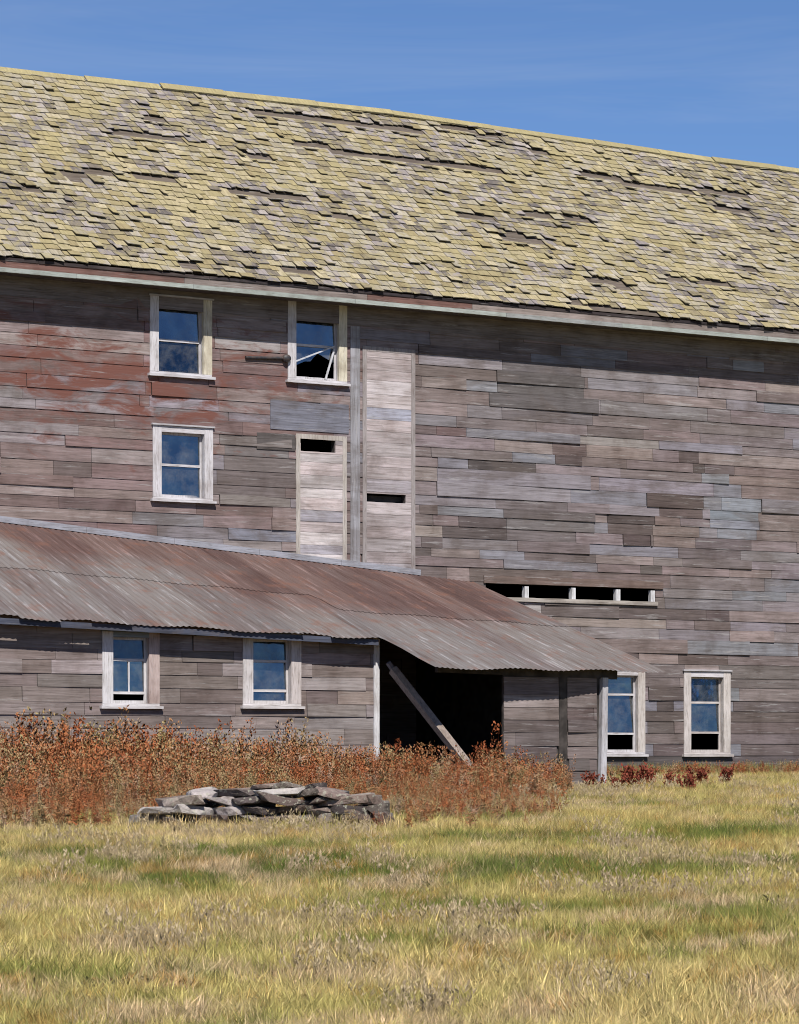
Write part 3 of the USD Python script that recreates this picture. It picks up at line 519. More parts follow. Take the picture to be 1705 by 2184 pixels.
# --- windows
WHITE = (198, 194, 196); CREAM = (204, 196, 176); GREY = (160, 158, 160)
def window(parent, o, y, frame=WHITE, right=CREAM, head=WHITE, rails=(.5,), jw=.20, hw=.13, sw=.10, label=None, muntin=(), sill=True, blind=0, gap=0, broken=False, opened=(), recess=.10):
    """Casing, sill, sash and panes set in the opening; rails: heights (0..1 of the glass) of the rails across it."""
    x0, x1, z0, z1 = o; r = random.Random(int(abs(x0 * 1000)) + 3)
    ring = lambda ax0, ax1, az0, az1, t, tb: rect(ax0, az0, ax1, az1).difference(rect(ax0 + t, az0 + tb, ax1 - t, az1 - t))
    f = put(parent, 'window', prism_y(ring(x0 + jw - .03, x1 - jw + .03, z0 + sw - .03, z1 - hw + .03, .03, .03), y + .021, y + .16), PAINT_Z, P(*frame) * .9, label=label)
    put(f, 'side_casing', cbx(x0, x0 + jw, y - .052, y + .02, z0 + sw, z1), PAINT_Z, P(*frame))
    put(f, 'side_casing', cbx(x1 - jw, x1, y - .052, y + .02, z0 + sw, z1), PAINT_Z, P(*right))
    put(f, 'head_casing', cbx(x0 + jw + .001, x1 - jw - .001, y - .048, y + .02, z1 - hw, z1 - .002), PAINT_X, P(*head))
    put(f, 'drip_cap', cbx(x0 - .03, x1 + .03, y - .085, y - .0, z1 + .002, z1 + .035), PAINT_X, P(*head) * .8)
    put(f, 'bottom_casing', cbx(x0 + .001, x1 - .001, y - .050, y + .02, z0 + .055, z0 + sw - .002), PAINT_X, P(*frame))
    if sill: put(f, 'sill', cbx(x0 - .05, x1 + .05, y - .115, y + .02, z0, z0 + .052), PAINT_X, P(*frame) * .95)
    gx0, gx1, gz0, gz1 = x0 + jw, x1 - jw, z0 + sw, z1 - hw
    lv = [0.0] + list(rails) + [1.0]
    st = .045
    put(f, 'sash', prism_y(ring(gx0 + .001, gx1 - .001, gz0 + .001, gz1 - .001, st, .055), y + recess - .03, y + recess), PAINT_Z, P(*frame) * .92)
    for k in rails:
        zr = gz0 + k * (gz1 - gz0)
        put(f, 'sash_rail', cbx(gx0 + st, gx1 - st, y + recess - .045, y + recess, zr - .024, zr + .024, .004), PAINT_X, P(*frame))
    for i in range(len(lv) - 1):
        dim = i in opened
        if dim and i == 0 and len(lv) > 3: continue                 # bottom sash pushed up
        za, zb = gz0 + lv[i] * (gz1 - gz0) + .025, gz0 + lv[i + 1] * (gz1 - gz0) - .025
        if broken and i == 0:
            poly = Polygon([(gx0 + st, zb), (gx0 + st, za + .25), (gx0 + .28, za + .35), (gx0 + .42, zb - .3), (gx0 + .6, zb - .12), (gx1 - st, zb - .3), (gx1 - st, zb)])
            m = prism_y(poly, y + recess - .018, y + recess - .014)
        else:
            m = bx(gx0 + st, gx1 - st, y + recess - .018, y + recess - .014, za, zb)
        tilt = r.uniform(.2, .4); sx = r.uniform(-.012, .012); v = m.vertices.copy(); c = v.mean(0)
        v[:, 1] += (v[:, 2] - c[2]) * tilt * .18 + (v[:, 0] - c[0]) * sx * .3; m.vertices = v
        put(f, 'pane', m, GLASS_DIM if dim else GLASS)
        if i in muntin:
            xm = gx0 + .52 * (gx1 - gx0)
            put(f, 'muntin', bx(xm - .016, xm + .016, y + recess - .034, y + recess - .006, za, zb), PAINT_Z, P(*WHITE))
    if blind: put(f, 'roller_blind', bx(gx0 + .02, gx1 - .02, y + recess + .03, y + recess + .045, gz1 - blind, gz1), PAINT_X, P(150, 148, 146))
    return f
window(main, WIN['upper_a'], 0, rails=(.47,), opened=(0,), label='sash window under the eave with cream right casing')
wb = window(main, WIN['upper_b'], 0, rails=(.47,), broken=True, blind=.14, label='broken sash window under the eave with fallen bars')
x0, x1, z0, z1 = WIN['upper_b']; gx0, gx1, gz0, gz1 = x0 + .2, x1 - .2, z0 + .1, z1 - .13
put(wb, 'fallen_bar', bar((gx0 + .02, .045, gz0 + .35), (gx1 - .05, .045, gz0 + .74), .028, .03), PAINT_X, P(190, 192, 198))
put(wb, 'fallen_bar', bar((gx1 - .28, .04, gz0 + .02), (gx1 - .06, .04, gz0 + .68), .035, .03, up=(0, 1, 0)), PAINT_Z, P(196, 196, 200))
window(main, WIN['mid'], 0, rails=(.5,), right=WHITE, blind=0, label='middle storey sash window reflecting blue sky')
window(main, WIN['low_a'], 0, rails=(.24, .75), right=(190, 182, 176), opened=(0,), label='ground floor window beside the porch post')
window(main, WIN['low_b'], 0, rails=(.26, .66), right=(192, 184, 178), frame=(190, 182, 178), opened=(0, 2), label='ground floor window with its bottom sash open')

# --- boarded doorways
def boarded(o, cols, slot=None, label=None, r=random.Random(9), casing=(176, 168, 160), row=.22, y=0.0):
    x0, x1, z0, z1 = o
    d_ = put(main, 'boarded_doorway', prism_y(rect(x0, z0, x1, z1).difference(rect(x0 + .1, z0 - 1, x1 - .1, z1 - .1)), y - .04, y), PAINT_Z, P(*casing), label=label)
    z = z0; hole = rect(slot[0], slot[2], slot[1], slot[3]) if slot else None
    while z < z1 - .12:
        h = min(r.uniform(row * .8, row * 1.35), z1 - .102 - z)
        q = rect(x0 + .102, z + .003, x1 - .102, z + h - .003)
        if hole is not None: q = q.difference(hole)
        for g_ in getattr(q, 'geoms', [q]):
            if g_.area > .004: put(d_, 'plank', prism_y(g_, y - .030 - r.uniform(0, .012), y - .001), WOOD_X, P(*r.choice(cols)) * r.uniform(1.1, 1.5))
        z += h
    return d_
boarded(DOOR1, [(164, 152, 150), (158, 151, 153), (152, 143, 143), (168, 160, 158), (144, 139, 144)], TRANSOM, 'boarded doorway with a dark open transom')
boarded(DOOR2, [(156, 147, 146), (164, 156, 156), (140, 133, 136), (144, 144, 155), (152, 141, 140), (146, 136, 135)], SLOTDARK, 'tall boarded doorway with one missing plank', random.Random(3), (150, 142, 140))
put(main, 'sheet_patch', cbx(PANEL[0], PANEL[1], -.045, -.002, PANEL[2], PANEL[3]), WOOD_X, P(114, 114, 124), label='slate grey board nailed over the boarded doorway')
xa, za = on_y(742, 860); xb, zb = on_y(766, 1225)
put(main, 'corner_board', cbx(on_y(746, 1000)[0], on_y(766, 1000)[0], -.045, -.001, zb, Z_EAVE - .74), WOOD_Z, P(148, 146, 150))
put(main, 'tarred_patch', cbx(on_y(546, 1000)[0], on_y(628, 1000)[0], -.045, -.026, on_y(590, 960)[1], on_y(590, 925)[1]), WOOD_X, P(88, 82, 80))

# --- ventilation slot with short posts
x0, x1, z0, z1 = SLOT
put(main, 'vent_head_board', cbx(on_y(1030, 1238)[0], on_y(1412, 1238)[0], -.06, -.002, z1 + .002, z1 + .17), WOOD_X, P(112, 95, 88))
put(main, 'vent_sill_board', cbx(on_y(1030, 1238)[0], on_y(1400, 1238)[0], -.075, -.002, z0 - .09, z0 - .002), WOOD_X, P(168, 160, 152))
for pxp in (1122, 1222, 1317, 1391):
    xp = on_y(pxp, 1262)[0]
    put(main, 'vent_post', cbx(xp - .06, xp + .05, -.05, .06, z0 - .001, z1 - .04), PAINT_Z, P(205, 204, 206))

# --- iron pipe through the wall
xp, zp = on_y(524, 762, -.06); xq, zq = on_y(606, 764, -.06)
pp = put(main, 'iron_bar', tube([(xp, -.06, zp), (xq, -.07, zq)], .032, 12), IRON, label='dark iron bar with a knob fixed along the wall')
kn = trimesh.creation.icosphere(2, .085); kn.apply_scale([1.2, .8, 1]); kn.apply_translation((xq + .05, -.085, zq)); put(pp, 'knob', kn, IRON, smooth=True)

# ================================================================ lean-to
W = 5.0; Y_A = -W; Y_E = -W - 0.38
def line_on(pa, pb, y):
    (xa, za), (xb, zb) = on_y(*pa, y), on_y(*pb, y)
    return lambda x: za + (zb - za) * (np.asarray(x) - xa) / (xb - xa)
z_top = line_on((120, 1130), (1010, 1243), -.03); z_eave = line_on((120, 1322), (810, 1362), Y_E)
lean = thing('lean_to_shed', 'low grey lean-to shed with rusted sheet iron roof against the tall wall', 'shed', (0, -2.5, 0))
def lean_z(x, y): s = (y + .03) / (Y_E + .03); return (1 - s) * z_top(x) + s * z_eave(x)
def on_lean(px, py):
    d_ = ray(px, py); prev = None
    for t_ in np.arange(50, 80, .01):
        p = CAM + t_ * d_
        if p[2] < lean_z(p[0], p[1]): return p
    return None
pC = on_y(812, 1362, Y_E); XC = pC[0]
pO = on_lean(930, 1426); pR = on_lean(1342, 1432); pT = on_y(1012, 1243, -.03)
print('lean: corner x', XC, 'outer', pO, 'right', pR, 'topright', pT, 'ztop', z_top(XC), 'zeave', z_eave(XC), 'eave main', Z_EAVE, 'ridge', RIDGE)
XL_A = X_L + .5
Y_OUT = pO[1]
def y_out(x):                                                       # outer edge: eave, then the slanting step out, then the porch eave
    x = np.asarray(x, float)
    yo = np.interp(x, [XC, pO[0], pR[0]], [Y_E, pO[1], pR[1]])
    return np.where(x < XC, Y_E, yo)
def y_in(x): return np.where(x <= pT[0], -.03, np.interp(x, [pT[0], pR[0]], [-.03, pR[1]])) if pR[0] > pT[0] else np.full(np.shape(x), -.03)
XEND = max(pR[0], pT[0] + .02)
print('Y_OUT', Y_OUT, 'XEND', XEND)
WAVE = .125
rl = random.Random(12)
x = XL_A - .3; sheets = 0
RUSTC = [(96, 74, 69), (106, 84, 78), (90, 68, 63), (112, 91, 85)]; LOWC = [(124, 117, 114), (118, 111, 109), (128, 120, 116), (113, 103, 100)]
lroof = put(lean, 'roof', cat([bar((XL_A - .2, yy, float(lean_z(XL_A, yy)) - .12), (XEND - .1, yy, float(lean_z(XEND, yy)) - .12), .06, .09) for yy in (-.3, -1.8, -3.4, -4.9)]), DARK)
while x < XEND - .05:
    w = min(.78, XEND - x)
    xs = np.linspace(x, min(x + w + .05, XEND), max(3, int(w / WAVE * 6)))
    jit = rl.uniform(-.05, .05); rowtone = rl.uniform(.92, 1.08)
    for (ta, tb, lift) in ((0, .52, .016), (.46, 1.0, .006)):
        yi, yo = y_in(xs), y_out(xs) + (jit if tb == 1 else 0) * (xs < XC) 
        ts = np.linspace(ta, tb, 7); A, B = np.meshgrid(np.arange(len(xs)), ts, indexing='ij')
        X = xs[A]; Y = yi[A] + B * (yo[A] - yi[A])
        corr = .008 * np.cos((X - XL_A) * 2 * math.pi / WAVE)
        droop = -.05 * np.clip((X - XC) / 2.0, 0, 1) * np.clip((-Y - W) / 1.2, 0, 1) * 0
        Z = lean_z(X, Y) + corr + lift + .02 * np.sin(X * 3.1 + 1) * B + droop
        V = np.stack([X, Y, Z], -1).reshape(-1, 3); n1, n2 = len(xs), len(ts); k = (np.arange(n1 - 1)[:, None] * n2 + np.arange(n2 - 1)).ravel()
        fcs = np.concatenate([np.stack([k, k + n2 + 1, k + n2], 1), np.stack([k, k + 1, k + n2 + 1], 1)])
        m = trimesh.Trimesh(V, fcs, process=False)
        if m.face_normals[:, 2].mean() < 0: m.invert()
        nn = meshkit.fbm(np.stack([X * .55, Y * .35, np.zeros_like(X)], -1), 3, 6).ravel()
        s = np.clip((-Y.ravel()) / 5.4, 0, 1.2)
        kx = np.clip((X.ravel() - (XC + .3)) / 1.5, 0, 1)
        f_ = np.clip((s * 1.5 + (nn - .5) * 2.6 - .42) * 1.3, 0, 1)
        a, b = P(*rl.choice(RUSTC)), P(*rl.choice(LOWC))
        tint = (a * (1 - f_[:, None]) + b * f_[:, None]) * rowtone * .82
        put(lroof, 'roof_sheet', m, RUST, tint, smooth=True)
    x += .73
# flashing along the wall
put(lean, 'flashing', cat([bar((a, -.06, float(z_top(a)) + .07), (b, -.06, float(z_top(b)) + .07), .05, .12) for a, b in zip(np.arange(XL_A, pT[0] - 2.05, 2.0), np.arange(XL_A + 1.99, pT[0], 2.0))]), PAINT_X, P(150, 150, 158))
# front wall
AWIN = {'a': op(216, 338, 1348, 1512, Y_A), 'b': op(516, 640, 1348, 1512, Y_A)}
x_corner = on_y(797, 1480, Y_A)[0]
top_l = float(z_eave(XL_A)) + .02; top_r = float(z_eave(x_corner)) + .02
def wall_top(x): return float(lean_z(x, Y_A)) - .06
acut = unary_union([rect(v[0] + .12, v[2] + .06, v[1] - .12, v[3] - .06) for v in AWIN.values()])
front = Polygon([(XL_A, -1.0), (x_corner, -1.0), (x_corner, wall_top(x_corner)), (XL_A, wall_top(XL_A))])
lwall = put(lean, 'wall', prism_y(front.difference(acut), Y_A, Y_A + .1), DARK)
outside = rect(-60, -5, 60, 30).difference(front)
ahole = unary_union([rect(v[0], v[2], v[1], v[3]) for v in AWIN.values()] + [outside])
clad(lwall, XL_A, x_corner, -.55, wall_top(XL_A), Y_A, ahole, PATCH_A, lambda x, z: BASES_A, random.Random(33), keep=in_view(Y_A))
window(lean, AWIN['a'], Y_A, rails=(.16, .66), frame=(200, 196, 196), right=(178, 160, 154), head=(130, 140, 152), muntin=(1,), opened=(0, 2), hw=.10, jw=.22, label='three light window with one muntin, nearer the left end')
window(lean, AWIN['b'], Y_A, rails=(.20, .66), frame=(198, 192, 190), right=(190, 180, 176), head=(130, 140, 152), opened=(2,), hw=.14, jw=.22, label='three light window near the shed corner')
put(lean, 'corner_board', cbx(x_corner - .02, x_corner + .10, Y_A - .06, Y_A + .06, -1.0, wall_top(x_corner) - .05), PAINT_Z, P(206, 204, 206), label='white corner board of the shed')
def end_wall(name, xa, xb, ya):
    m = trimesh.creation.extrude_polygon(Polygon([(ya, -1.0), (-.04, -1.0), (-.04, float(lean_z(xa, -.04)) - .09), (ya, float(lean_z(xa, ya)) - .09)]), xb - xa, engine='earcut'); v = m.vertices.copy()
    m.vertices = np.stack([xa + v[:, 2], v[:, 0], v[:, 1]], 1); put(lean, name, m, DARK)
end_wall('end_wall', x_corner - .05, x_corner + .03, Y_A + .1); end_wall('end_wall', XL_A, XL_A + .08, Y_A + .1)
put(lean, 'eave_board', cat([bar((a, Y_E + .05, float(lean_z(a, Y_E)) - .075), (b, Y_E + .05, float(lean_z(b, Y_E)) - .075), .03, .11) for a, b in ((XL_A - .25, -4.0), (-4.0, XC - .02))]), WOOD_X, P(74, 78, 92))
# porch: front beam, boarded screen, posts, end wall
Y_P = pR[1] + .30
xb0, xb1 = on_y(1075, 1540, Y_P)[0], on_y(1283, 1540, Y_P)[0]
def pz(x): return float(lean_z(x, Y_P)) - .05
beam_l = on_y(935, 1440, Y_P)[0]; beam_r = pR[0] - .05
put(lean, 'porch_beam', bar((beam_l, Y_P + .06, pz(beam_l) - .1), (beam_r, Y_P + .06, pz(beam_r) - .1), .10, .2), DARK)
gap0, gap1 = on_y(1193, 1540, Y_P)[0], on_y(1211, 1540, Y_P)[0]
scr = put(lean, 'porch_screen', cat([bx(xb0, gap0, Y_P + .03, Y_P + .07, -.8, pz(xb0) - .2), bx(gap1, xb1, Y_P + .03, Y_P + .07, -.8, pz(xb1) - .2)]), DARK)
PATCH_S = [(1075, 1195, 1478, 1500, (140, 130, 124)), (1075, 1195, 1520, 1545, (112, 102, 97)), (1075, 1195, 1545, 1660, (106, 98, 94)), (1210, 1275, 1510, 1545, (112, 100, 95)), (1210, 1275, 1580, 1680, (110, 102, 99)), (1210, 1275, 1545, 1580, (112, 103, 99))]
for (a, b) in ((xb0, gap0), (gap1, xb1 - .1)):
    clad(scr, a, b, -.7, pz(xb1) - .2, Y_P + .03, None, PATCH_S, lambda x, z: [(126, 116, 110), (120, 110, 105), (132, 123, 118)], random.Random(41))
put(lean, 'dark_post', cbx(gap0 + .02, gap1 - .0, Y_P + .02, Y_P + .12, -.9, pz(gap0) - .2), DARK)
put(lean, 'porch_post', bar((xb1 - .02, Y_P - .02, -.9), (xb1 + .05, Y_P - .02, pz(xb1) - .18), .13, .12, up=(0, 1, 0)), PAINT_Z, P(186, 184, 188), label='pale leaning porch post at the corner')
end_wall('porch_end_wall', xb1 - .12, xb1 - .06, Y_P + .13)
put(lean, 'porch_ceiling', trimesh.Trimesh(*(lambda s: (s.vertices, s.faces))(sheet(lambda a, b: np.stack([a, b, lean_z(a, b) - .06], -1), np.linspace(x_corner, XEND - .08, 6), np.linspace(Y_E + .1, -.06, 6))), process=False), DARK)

# leaning beam in the doorway
pa, pb = on_y(838, 1428, Y_A - .35), on_y(992, 1622, Y_P - .25)
bm = thing('leaning_beam', 'grey fallen beam leaning across the dark porch opening', 'beam', (pb[0], Y_P - .25, pb[1]))
put(bm, 'timber', bar((pa[0], Y_A - .35, pa[1]), (pb[0] + .12, Y_P - .25, pb[1] - .15), .13, .17, up=(0, 1, 0)), WOOD_Z, P(140, 126, 116))
put(bm, 'split_end', bar((pa[0] - .10, Y_A - .34, pa[1] + .13), (pa[0] + .2, Y_A - .37, pa[1] - .24), .07, .09, up=(0, 1, 0)), WOOD_Z, P(112, 108, 112))

# ================================================================ tumbled stone wall
ctr = on_ground(560, 1768)
sw_ = thing('tumbled_stone_wall', 'low tumbled dry stone wall of flat grey slabs in the grass', 'stone wall', ctr)
rst = random.Random(17); srn = np.random.RandomState(3)
STC = [(176, 168, 164), (150, 140, 134), (128, 112, 104), (110, 94, 86), (162, 152, 150), (96, 86, 84), (140, 128, 120), (120, 104, 98)]
def slab(c, lx, ly, lz, yaw, roll, pitch):
    n = 22; a = srn.rand(n) * 2 * math.pi; rr = .8 + .35 * srn.rand(n)
    pts = np.stack([np.cos(a) * rr, np.sin(a) * rr, np.where(srn.rand(n) < .5, -1, 1) * (.65 + .35 * srn.rand(n))], 1) * [lx / 2, ly / 2, lz / 2]
    m = trimesh.convex.convex_hull(pts)
    m = m.subdivide().subdivide(); v = m.vertices.copy()
    v = .82 * v + .18 * trimesh.smoothing.filter_laplacian(m.copy(), iterations=2).vertices
    v *= 1 + (meshkit.fbm(v * 7 + srn.rand(3) * 50, 3)[:, None] - .5) * .22; m = trimesh.Trimesh(v, m.faces)
    Rm = trimesh.transformations.euler_matrix(roll, pitch, yaw); m.apply_transform(Rm); m.apply_translation(c); return m
yaw0 = -THETA
pxm = depth_of(ctr) / FPX
# (centre px, base row 0..4, length px, height px)
rows = [(1752, [(320, 60, 30), (392, 70, 20), (450, 84, 24), (520, 72, 26), (585, 60, 24), (640, 80, 28), (705, 60, 30), (760, 66, 34), (808, 34, 44)]),
        (1732, [(345, 70, 22), (420, 90, 26), (500, 60, 30), (560, 76, 26), (625, 84, 28), (690, 70, 24), (745, 74, 28), (795, 40, 44)]),
        (1712, [(395, 84, 30), (480, 80, 26), (540, 70, 24), (610, 90, 28), (680, 70, 24), (735, 84, 28), (785, 36, 36)]),
        (1695, [(440, 70, 26), (510, 76, 26), (585, 90, 30), (650, 60, 30), (700, 70, 20)]),
        (1682, [(560, 60, 22), (625, 70, 22), (668, 34, 26)])]
for k, (py, stones) in enumerate(rows):
    for (px, lp, hp) in stones:
        for depth_row in ((0, 1) if k < 4 else (0,)):
            lx, lz = lp * pxm * rst.uniform(1.1, 1.5), hp * pxm * rst.uniform(.5, .8)
            off = (px - 560) * pxm * 1.04; dz = (1768 - py) * pxm * .98 + (0.03 if k else .04)
            c = ctr + R * off + F * (depth_row * .38 + k * .03 + rst.uniform(-.08, .08)) + np.array([0, 0, dz])
            c[2] += float(ground_z(c[0], c[1]) - ground_z(ctr[0], ctr[1])) * .7
            put(sw_, 'stone', slab(c, lx, rst.uniform(.30, .46), lz, yaw0 + rst.gauss(0, .35), rst.gauss(0, .12), rst.gauss(-.05, .17)), STONE, P(*rst.choice(STC)) * rst.uniform(.5, 1.35))

# ================================================================ vegetation
def ribbon(base, tip, w, bend, r):
    base, tip = np.asarray(base, float), np.asarray(tip, float); t = tip - base; a = r.uniform(0, math.pi)
    s = np.array([math.cos(a), math.sin(a), 0]) * w / 2; mid = base + t * .5 + np.array([bend[0], bend[1], 0]) * .35; tip = tip + np.array([bend[0], bend[1], -abs(bend[0]) * .3])
    v = np.array([base - s, base + s, mid - s * .8, mid + s * .8, tip]); return v, np.array([[0, 1, 3], [0, 3, 2], [2, 3, 4]])
def gather(parts):
    vs, fs, n = [], [], 0
    for v, f in parts:                                               # every blade has two faces, a hair apart
        nrm = np.cross(v[f[0][1]] - v[f[0][0]], v[f[0][2]] - v[f[0][0]]); nrm = nrm / (np.linalg.norm(nrm) + 1e-12) * .0008
        vs += [v + nrm, v - nrm]; fs += [f + n, f[:, ::-1] + n + len(v)]; n += 2 * len(v)
    return trimesh.Trimesh(np.vstack(vs), np.vstack(fs), process=False)
def grass_tuft(seed, n=22, h=(.03, .15), spread=.17, w=(.004, .009)):
    r = random.Random(seed); ps = []
    for _ in range(n):
        a, d_ = r.uniform(0, 2 * math.pi), spread * math.sqrt(r.random()); b = np.array([math.cos(a) * d_, math.sin(a) * d_, -.03]); hh = r.uniform(*h)
        lean_ = np.array([r.gauss(.03, .05), r.gauss(0, .05)]); ps.append(ribbon(b, b + np.array([lean_[0], lean_[1], hh + .03]), r.uniform(*w), (r.gauss(.02, .05), r.gauss(0, .05)), r))
    return gather(ps)
def leaf(c, d_, L, w, r):
    d_ = np.asarray(d_, float) / np.linalg.norm(d_); s = np.cross(d_, [r.gauss(0, 1), r.gauss(0, 1), r.gauss(0, 1)]); s /= np.linalg.norm(s) + 1e-9
    v = np.array([c, c + d_ * L * .45 + s * w / 2, c + d_ * L, c + d_ * L * .45 - s * w / 2]); return v, np.array([[0, 1, 2], [0, 2, 3]])
def weed(seed, H=(.5, 1.15), stems=6, heads=34, leaves=26):
    """A clump of seeding dock-like stalks: leaning stems, ragged leaves low down, dense rusty seed heads."""
    r = random.Random(seed); ps = []
    for _ in range(stems):
        a = r.uniform(0, 2 * math.pi); b = np.array([math.cos(a), math.sin(a), 0]) * r.uniform(.02, .2); h = r.uniform(*H)
        tip = b + np.array([r.gauss(.08, .14) * h, r.gauss(0, .14) * h, h]); ps.append(ribbon(b, tip, .014, (r.gauss(0, .04), r.gauss(0, .04)), r))
        for _ in range(heads):
            k = r.uniform(.45, 1.0) ** .8; c = b + (tip - b) * k + np.array([r.gauss(0, .03), r.gauss(0, .03), r.gauss(0, .02)])
            ps.append(leaf(c, (r.gauss(0, .5), r.gauss(0, .5), r.uniform(.2, 1)), r.uniform(.03, .07), r.uniform(.018, .035), r))
        for _ in range(leaves // 2):
            k = r.uniform(.02, .6); c = b + (tip - b) * k
            ps.append(leaf(c, (r.gauss(0, 1), r.gauss(0, 1), r.gauss(.2, .5)), r.uniform(.10, .26), r.uniform(.02, .05), r))
    return gather(ps)
def scatter(name, protos, mat, pts, scales, seed, label, category):
    path = numbered('/World', name); pi = UsdGeom.PointInstancer.Define(stage, path); r = np.random.RandomState(seed)
    rel = pi.CreatePrototypesRel()
    UsdGeom.Scope.Define(stage, path + '/kinds')
    for i, m in enumerate(protos):
        q = put(path + '/kinds', 'clump', m, mat, sky=.65 if 'grass' in name else .4); rel.AddTarget(q)
    n = len(pts); yaw = r.rand(n) * 2 * math.pi if seed % 2 else r.normal(0, .6, n)
    pi.CreateProtoIndicesAttr(Vt.IntArray.FromNumpy(r.randint(0, len(protos), n).astype(np.int32)))
    pi.CreatePositionsAttr(Vt.Vec3fArray.FromNumpy(np.asarray(pts, np.float32)))
    pi.CreateOrientationsAttr(Vt.QuathArray([Gf.Quath(float(math.cos(a / 2)), 0, 0, float(math.sin(a / 2))) for a in yaw]))
    pi.CreateScalesAttr(Vt.Vec3fArray.FromNumpy(np.repeat(np.asarray(scales, np.float32)[:, None], 3, 1)))
    tag(pi.GetPrim(), label, category, kind='stuff')
def qs_to_xy(q, s): return CAM[0] + q * F[0] + s * R[0], CAM[1] + q * F[1] + s * R[1]
vr = np.random.RandomState(8)
def clear_of_buildings(x, y):
    inside = (y > -.02) & (y < Y_BACK) & (x > X_L) & (x < X_R)
    lean_in = (x > XL_A) & (x < x_corner + .05) & (y > Y_A - .03)
    porch = (x >= x_corner + .05) & (x < xb1 + .1) & (y > Y_P - .05)
    return ~(inside | lean_in | porch)
# meadow grass
N = 34000
q = 16 + (76 - 16) * vr.rand(N * 2) ** .85; s = (vr.rand(N * 2) * 2 - 1) * (q * .145 + .6)
x, y = qs_to_xy(q, s); ok = clear_of_buildings(x, y); x, y, q = x[ok][:N], y[ok][:N], q[ok][:N]
pts = np.stack([x, y, ground_z(x, y)], 1); sc = (.65 + .8 * vr.rand(len(x))) * (.75 + .5 * meshkit.noise(np.stack([x * .5, y * .5, x * 0], 1), 3))
scatter('grass', [grass_tuft(k) for k in range(8)], BLADE, pts, sc, 31, 'dry yellow and green meadow grass covering the foreground slope', 'grass')
# rusty weeds in front of the shed: between the stone wall's line and the shed front
def weed_ok(x, y):
    px = np.array([to_px((a, b, c))[0] for a, b, c in zip(x, y, ground_z(x, y))]); py = np.array([to_px((a, b, c))[1] for a, b, c in zip(x, y, ground_z(x, y))])
    edge = np.interp(px, [-100, 120, 300, 420, 700, 830, 1000, 1190, 1215, 1225], [1785, 1775, 1762, 1728, 1722, 1758, 1764, 1756, 1700, 1600]) + vr.normal(0, 17, len(px))
    return (py < edge) & (px < 1215 + vr.normal(0, 22, len(px)))
M = 9000
q = 44 + 20 * vr.rand(M); s = -11 + 16 * vr.rand(M); x, y = qs_to_xy(q, s); ok = clear_of_buildings(x, y) & (y < -4.9); x, y = x[ok], y[ok]; ok = weed_ok(x, y); x, y = x[ok], y[ok]
near = np.clip(1 - (Y_A - y) / 7.5, 0, 1)
pts = np.stack([x, y, ground_z(x, y) - .02], 1); sc = (.65 + .5 * vr.rand(len(x))) * (.50 + .80 * near)
px_all = np.array([to_px(p)[0] for p in pts]); sc *= np.interp(px_all, [0, 600, 800, 1000, 1220], [1.05, .95, .72, .78, .62])
nzw = meshkit.fbm(np.stack([x * .9, y * .9, x * 0], 1), 2, 9); sc *= .42 + .95 * nzw
keepn = vr.rand(len(x)) < np.interp(px_all, [0, 900, 1222], [.62, .55, .25]) * np.clip(nzw * 2.2, .3, 1.2)
scatter('weeds', [weed(100 + k) for k in range(6)], RUSTY_WEED, pts[keepn], sc[keepn], 33, 'tall rust red weeds growing along the front of the shed', 'weeds')
print('weeds', keepn.sum())
# long pale blades standing out of the weeds
def long_blades(seed):
    r = random.Random(seed); ps = []
    for _ in range(7):
        b = np.array([r.gauss(0, .08), r.gauss(0, .08), 0]); h = r.uniform(.4, .95); ps.append(ribbon(b, b + np.array([r.gauss(-.12, .18), r.gauss(0, .15), h]), .016, (r.gauss(-.05, .12), r.gauss(0, .1)), r))
    return gather(ps)
pick = vr.rand(len(pts)) < .16
scatter('pale_blades', [long_blades(400 + k) for k in range(5)], plant('straw_blades', [(0.25, (0.46, 0.42, 0.20)), (0.5, (0.58, 0.50, 0.30)), (0.75, (0.50, 0.42, 0.34))]), pts[pick] + [0, 0, .01], sc[pick] * .95, 41, 'long pale straw blades standing among the rust red weeds', 'grass')
off_ = vr.uniform(-2.0, 2.0, 170); dq_ = vr.uniform(-.55, .5, 170); fp = ctr[None, :2] + R[None, :2] * off_[:, None] + F[None, :2] * dq_[:, None]
scatter('tall_tufts', [grass_tuft(80 + k, 16, (.08, .30), .10, (.005, .010)) for k in range(4)], BLADE, np.stack([fp[:, 0], fp[:, 1], ground_z(fp[:, 0], fp[:, 1])], 1), .5 + .6 * vr.rand(170), 45, 'tufts of straw grass between the stones of the tumbled wall', 'grass')
# yellow green grass at the foot of the tall wall
x = np.linspace(xb1 + .3, X_R - 1, 900); x = x[vr.permutation(900)]; y = -.12 - .5 * vr.rand(900) ** 1.5
pts = np.stack([x, y, ground_z(x, y)], 1)
scatter('long_grass', [grass_tuft(60 + k, 18, (.10, .34), .14, (.008, .014)) for k in range(4)], GREEN_WEED, pts, .6 + .6 * vr.rand(900), 35, 'fresh yellow green grass along the foot of the tall wall', 'grass')
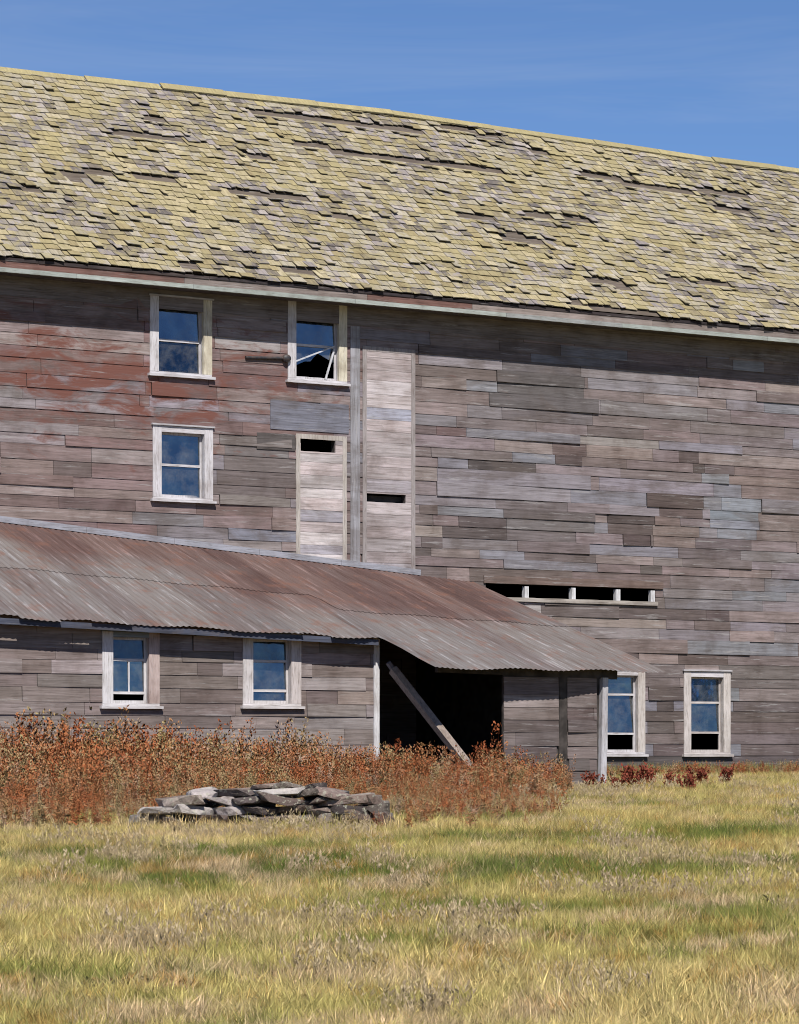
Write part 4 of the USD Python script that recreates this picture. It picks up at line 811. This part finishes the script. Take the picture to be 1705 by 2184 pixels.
# bleached seeding grass in drifts, low dark leafy plants between
def seeding(seed):
    r = random.Random(seed); ps = []
    for _ in range(14):
        a, d_ = r.uniform(0, 2 * math.pi), .14 * math.sqrt(r.random()); b = np.array([math.cos(a) * d_, math.sin(a) * d_, -.02]); h = r.uniform(.08, .26)
        tip = b + np.array([r.gauss(.06, .08), r.gauss(0, .06), h]); ps.append(ribbon(b, tip, .007, (r.gauss(.02, .03), 0), r))
        for _ in range(7): ps.append(leaf(b + (tip - b) * r.uniform(.7, 1.0), (r.gauss(.2, .5), r.gauss(0, .5), 1), r.uniform(.03, .06), .012, r))
    return gather(ps)
def broadleaf(seed):
    r = random.Random(seed); return gather([leaf(np.array([r.gauss(0, .05), r.gauss(0, .05), .0]), (r.gauss(0, 1), r.gauss(0, 1), r.uniform(.3, 1.2)), r.uniform(.08, .2), r.uniform(.03, .06), r) for _ in range(26)])
def drift(n, thr, sc_, seed, qa=17, qb=66):
    q = qa + (qb - qa) * vr.rand(n) ** .85; s = (vr.rand(n) * 2 - 1) * (q * .145 + .6); x, y = qs_to_xy(q, s)
    nz = meshkit.fbm(np.stack([x * sc_, y * sc_, x * 0 + seed], 1), 3, seed); ok = (nz > thr) & clear_of_buildings(x, y); return x[ok], y[ok]
x, y = drift(6000, .665, .8, 12)
scatter('seeding_grass', [seeding(200 + k) for k in range(5)], plant('bleached_grass', [(0.25, (0.44, 0.34, 0.19)), (0.5, (0.52, 0.41, 0.27)), (0.75, (0.46, 0.37, 0.16))]), np.stack([x, y, ground_z(x, y)], 1), .6 + .6 * vr.rand(len(x)), 37, 'bleached pinkish seeding grass in drifts across the meadow', 'grass')
x, y = drift(4000, .66, 1.1, 25)
scatter('ground_plants', [broadleaf(300 + k) for k in range(4)], plant('low_leaves', [(0.25, (0.12, 0.13, 0.045)), (0.5, (0.20, 0.19, 0.07)), (0.62, (0.20, 0.15, 0.06)), (0.8, (0.30, 0.17, 0.06))]), np.stack([x, y, ground_z(x, y)], 1), .35 + .5 * vr.rand(len(x)), 39, 'low dark green and brown leafy plants among the meadow grass', 'plants')
# pale dry seed stalks standing out of the weeds and grass
n_ = 420; x = xb1 + .2 + (X_R - 6 - xb1) * vr.rand(n_); y = -1.35 + .75 * vr.rand(n_); pts2 = np.stack([x, y, ground_z(x, y)], 1)
scatter('low_weeds', [weed(500 + k, H=(.4, .9), stems=5, heads=26, leaves=18) for k in range(4)], RUSTY_WEED, pts2, .22 + .2 * vr.rand(n_), 43, 'low russet weeds in a strip before the tall wall', 'weeds')
# red dock clumps in a row by the wall
docks = [(1312, 1690, .55), (1343, 1686, .60), (1384, 1680, .50), (1428, 1684, .40), (1472, 1690, .44), (1494, 1680, .48), (1546, 1678, .5), (1262, 1690, .46)]
names = ['leftmost of the red docks right of the pale porch post', 'broad red dock clump under the window beside the porch post', 'red dock clump left of the gap between the two ground floor windows', 'small red dock clump below the wall between the two ground floor windows',
         'red dock clump below the left edge of the open bottom sash window', 'taller red dock clump below the middle of the open bottom sash window', 'rightmost red dock clump near the end of the wall', 'red dock clump at the foot of the pale porch post']
first = None
for (px, py, h), lb in zip(docks, names):
    p = on_ground(px, py); 
    if first is None:
        first = thing('dock_plant', lb, 'plant', p, 'red docks along the wall foot'); off = p
        r = random.Random(77); hd, lv_, st_ = [], [], []
        for _ in range(7):
            b = np.array([r.gauss(0, .06), r.gauss(0, .06), 0]); tip = b + np.array([r.gauss(.05, .06), r.gauss(0, .06), r.uniform(.22, .36)]); st_.append(ribbon(b, tip, .012, (0, 0), r))
            for _ in range(46):
                k = r.uniform(.3, 1.05); hd.append(leaf(b + (tip - b) * k + np.array([r.gauss(0, .022), r.gauss(0, .022), 0]), (r.gauss(0, .6), r.gauss(0, .6), .8), r.uniform(.03, .05), .03, r))
        for _ in range(16): lv_.append(leaf(np.array([r.gauss(0, .05), r.gauss(0, .05), .01]), (r.gauss(0, 1), r.gauss(0, 1), .7), r.uniform(.12, .24), .05, r))
        for nm, pl, mt in (('seed_head', hd, RED_DOCK), ('leaves', lv_, RUSTY_WEED), ('stem', st_, RED_DOCK)):
            m = gather(pl); m.vertices = m.vertices + off; put(first, nm, m, mt)
    else:
        path = numbered('/World', 'dock_plant'); xf = UsdGeom.Xform.Define(stage, path); pr = xf.GetPrim()
        pr.GetReferences().AddInternalReference(first); pr.SetInstanceable(True)
        xf.ClearXformOpOrder(); xf.AddTranslateOp().Set(Gf.Vec3d(*map(float, p))); xf.AddRotateZOp().Set(float((px * 37) % 360)); sc_ = h / .36; xf.AddScaleOp().Set(Gf.Vec3f(sc_, sc_, sc_))
        tag(pr, lb, 'plant', 'red docks along the wall foot')
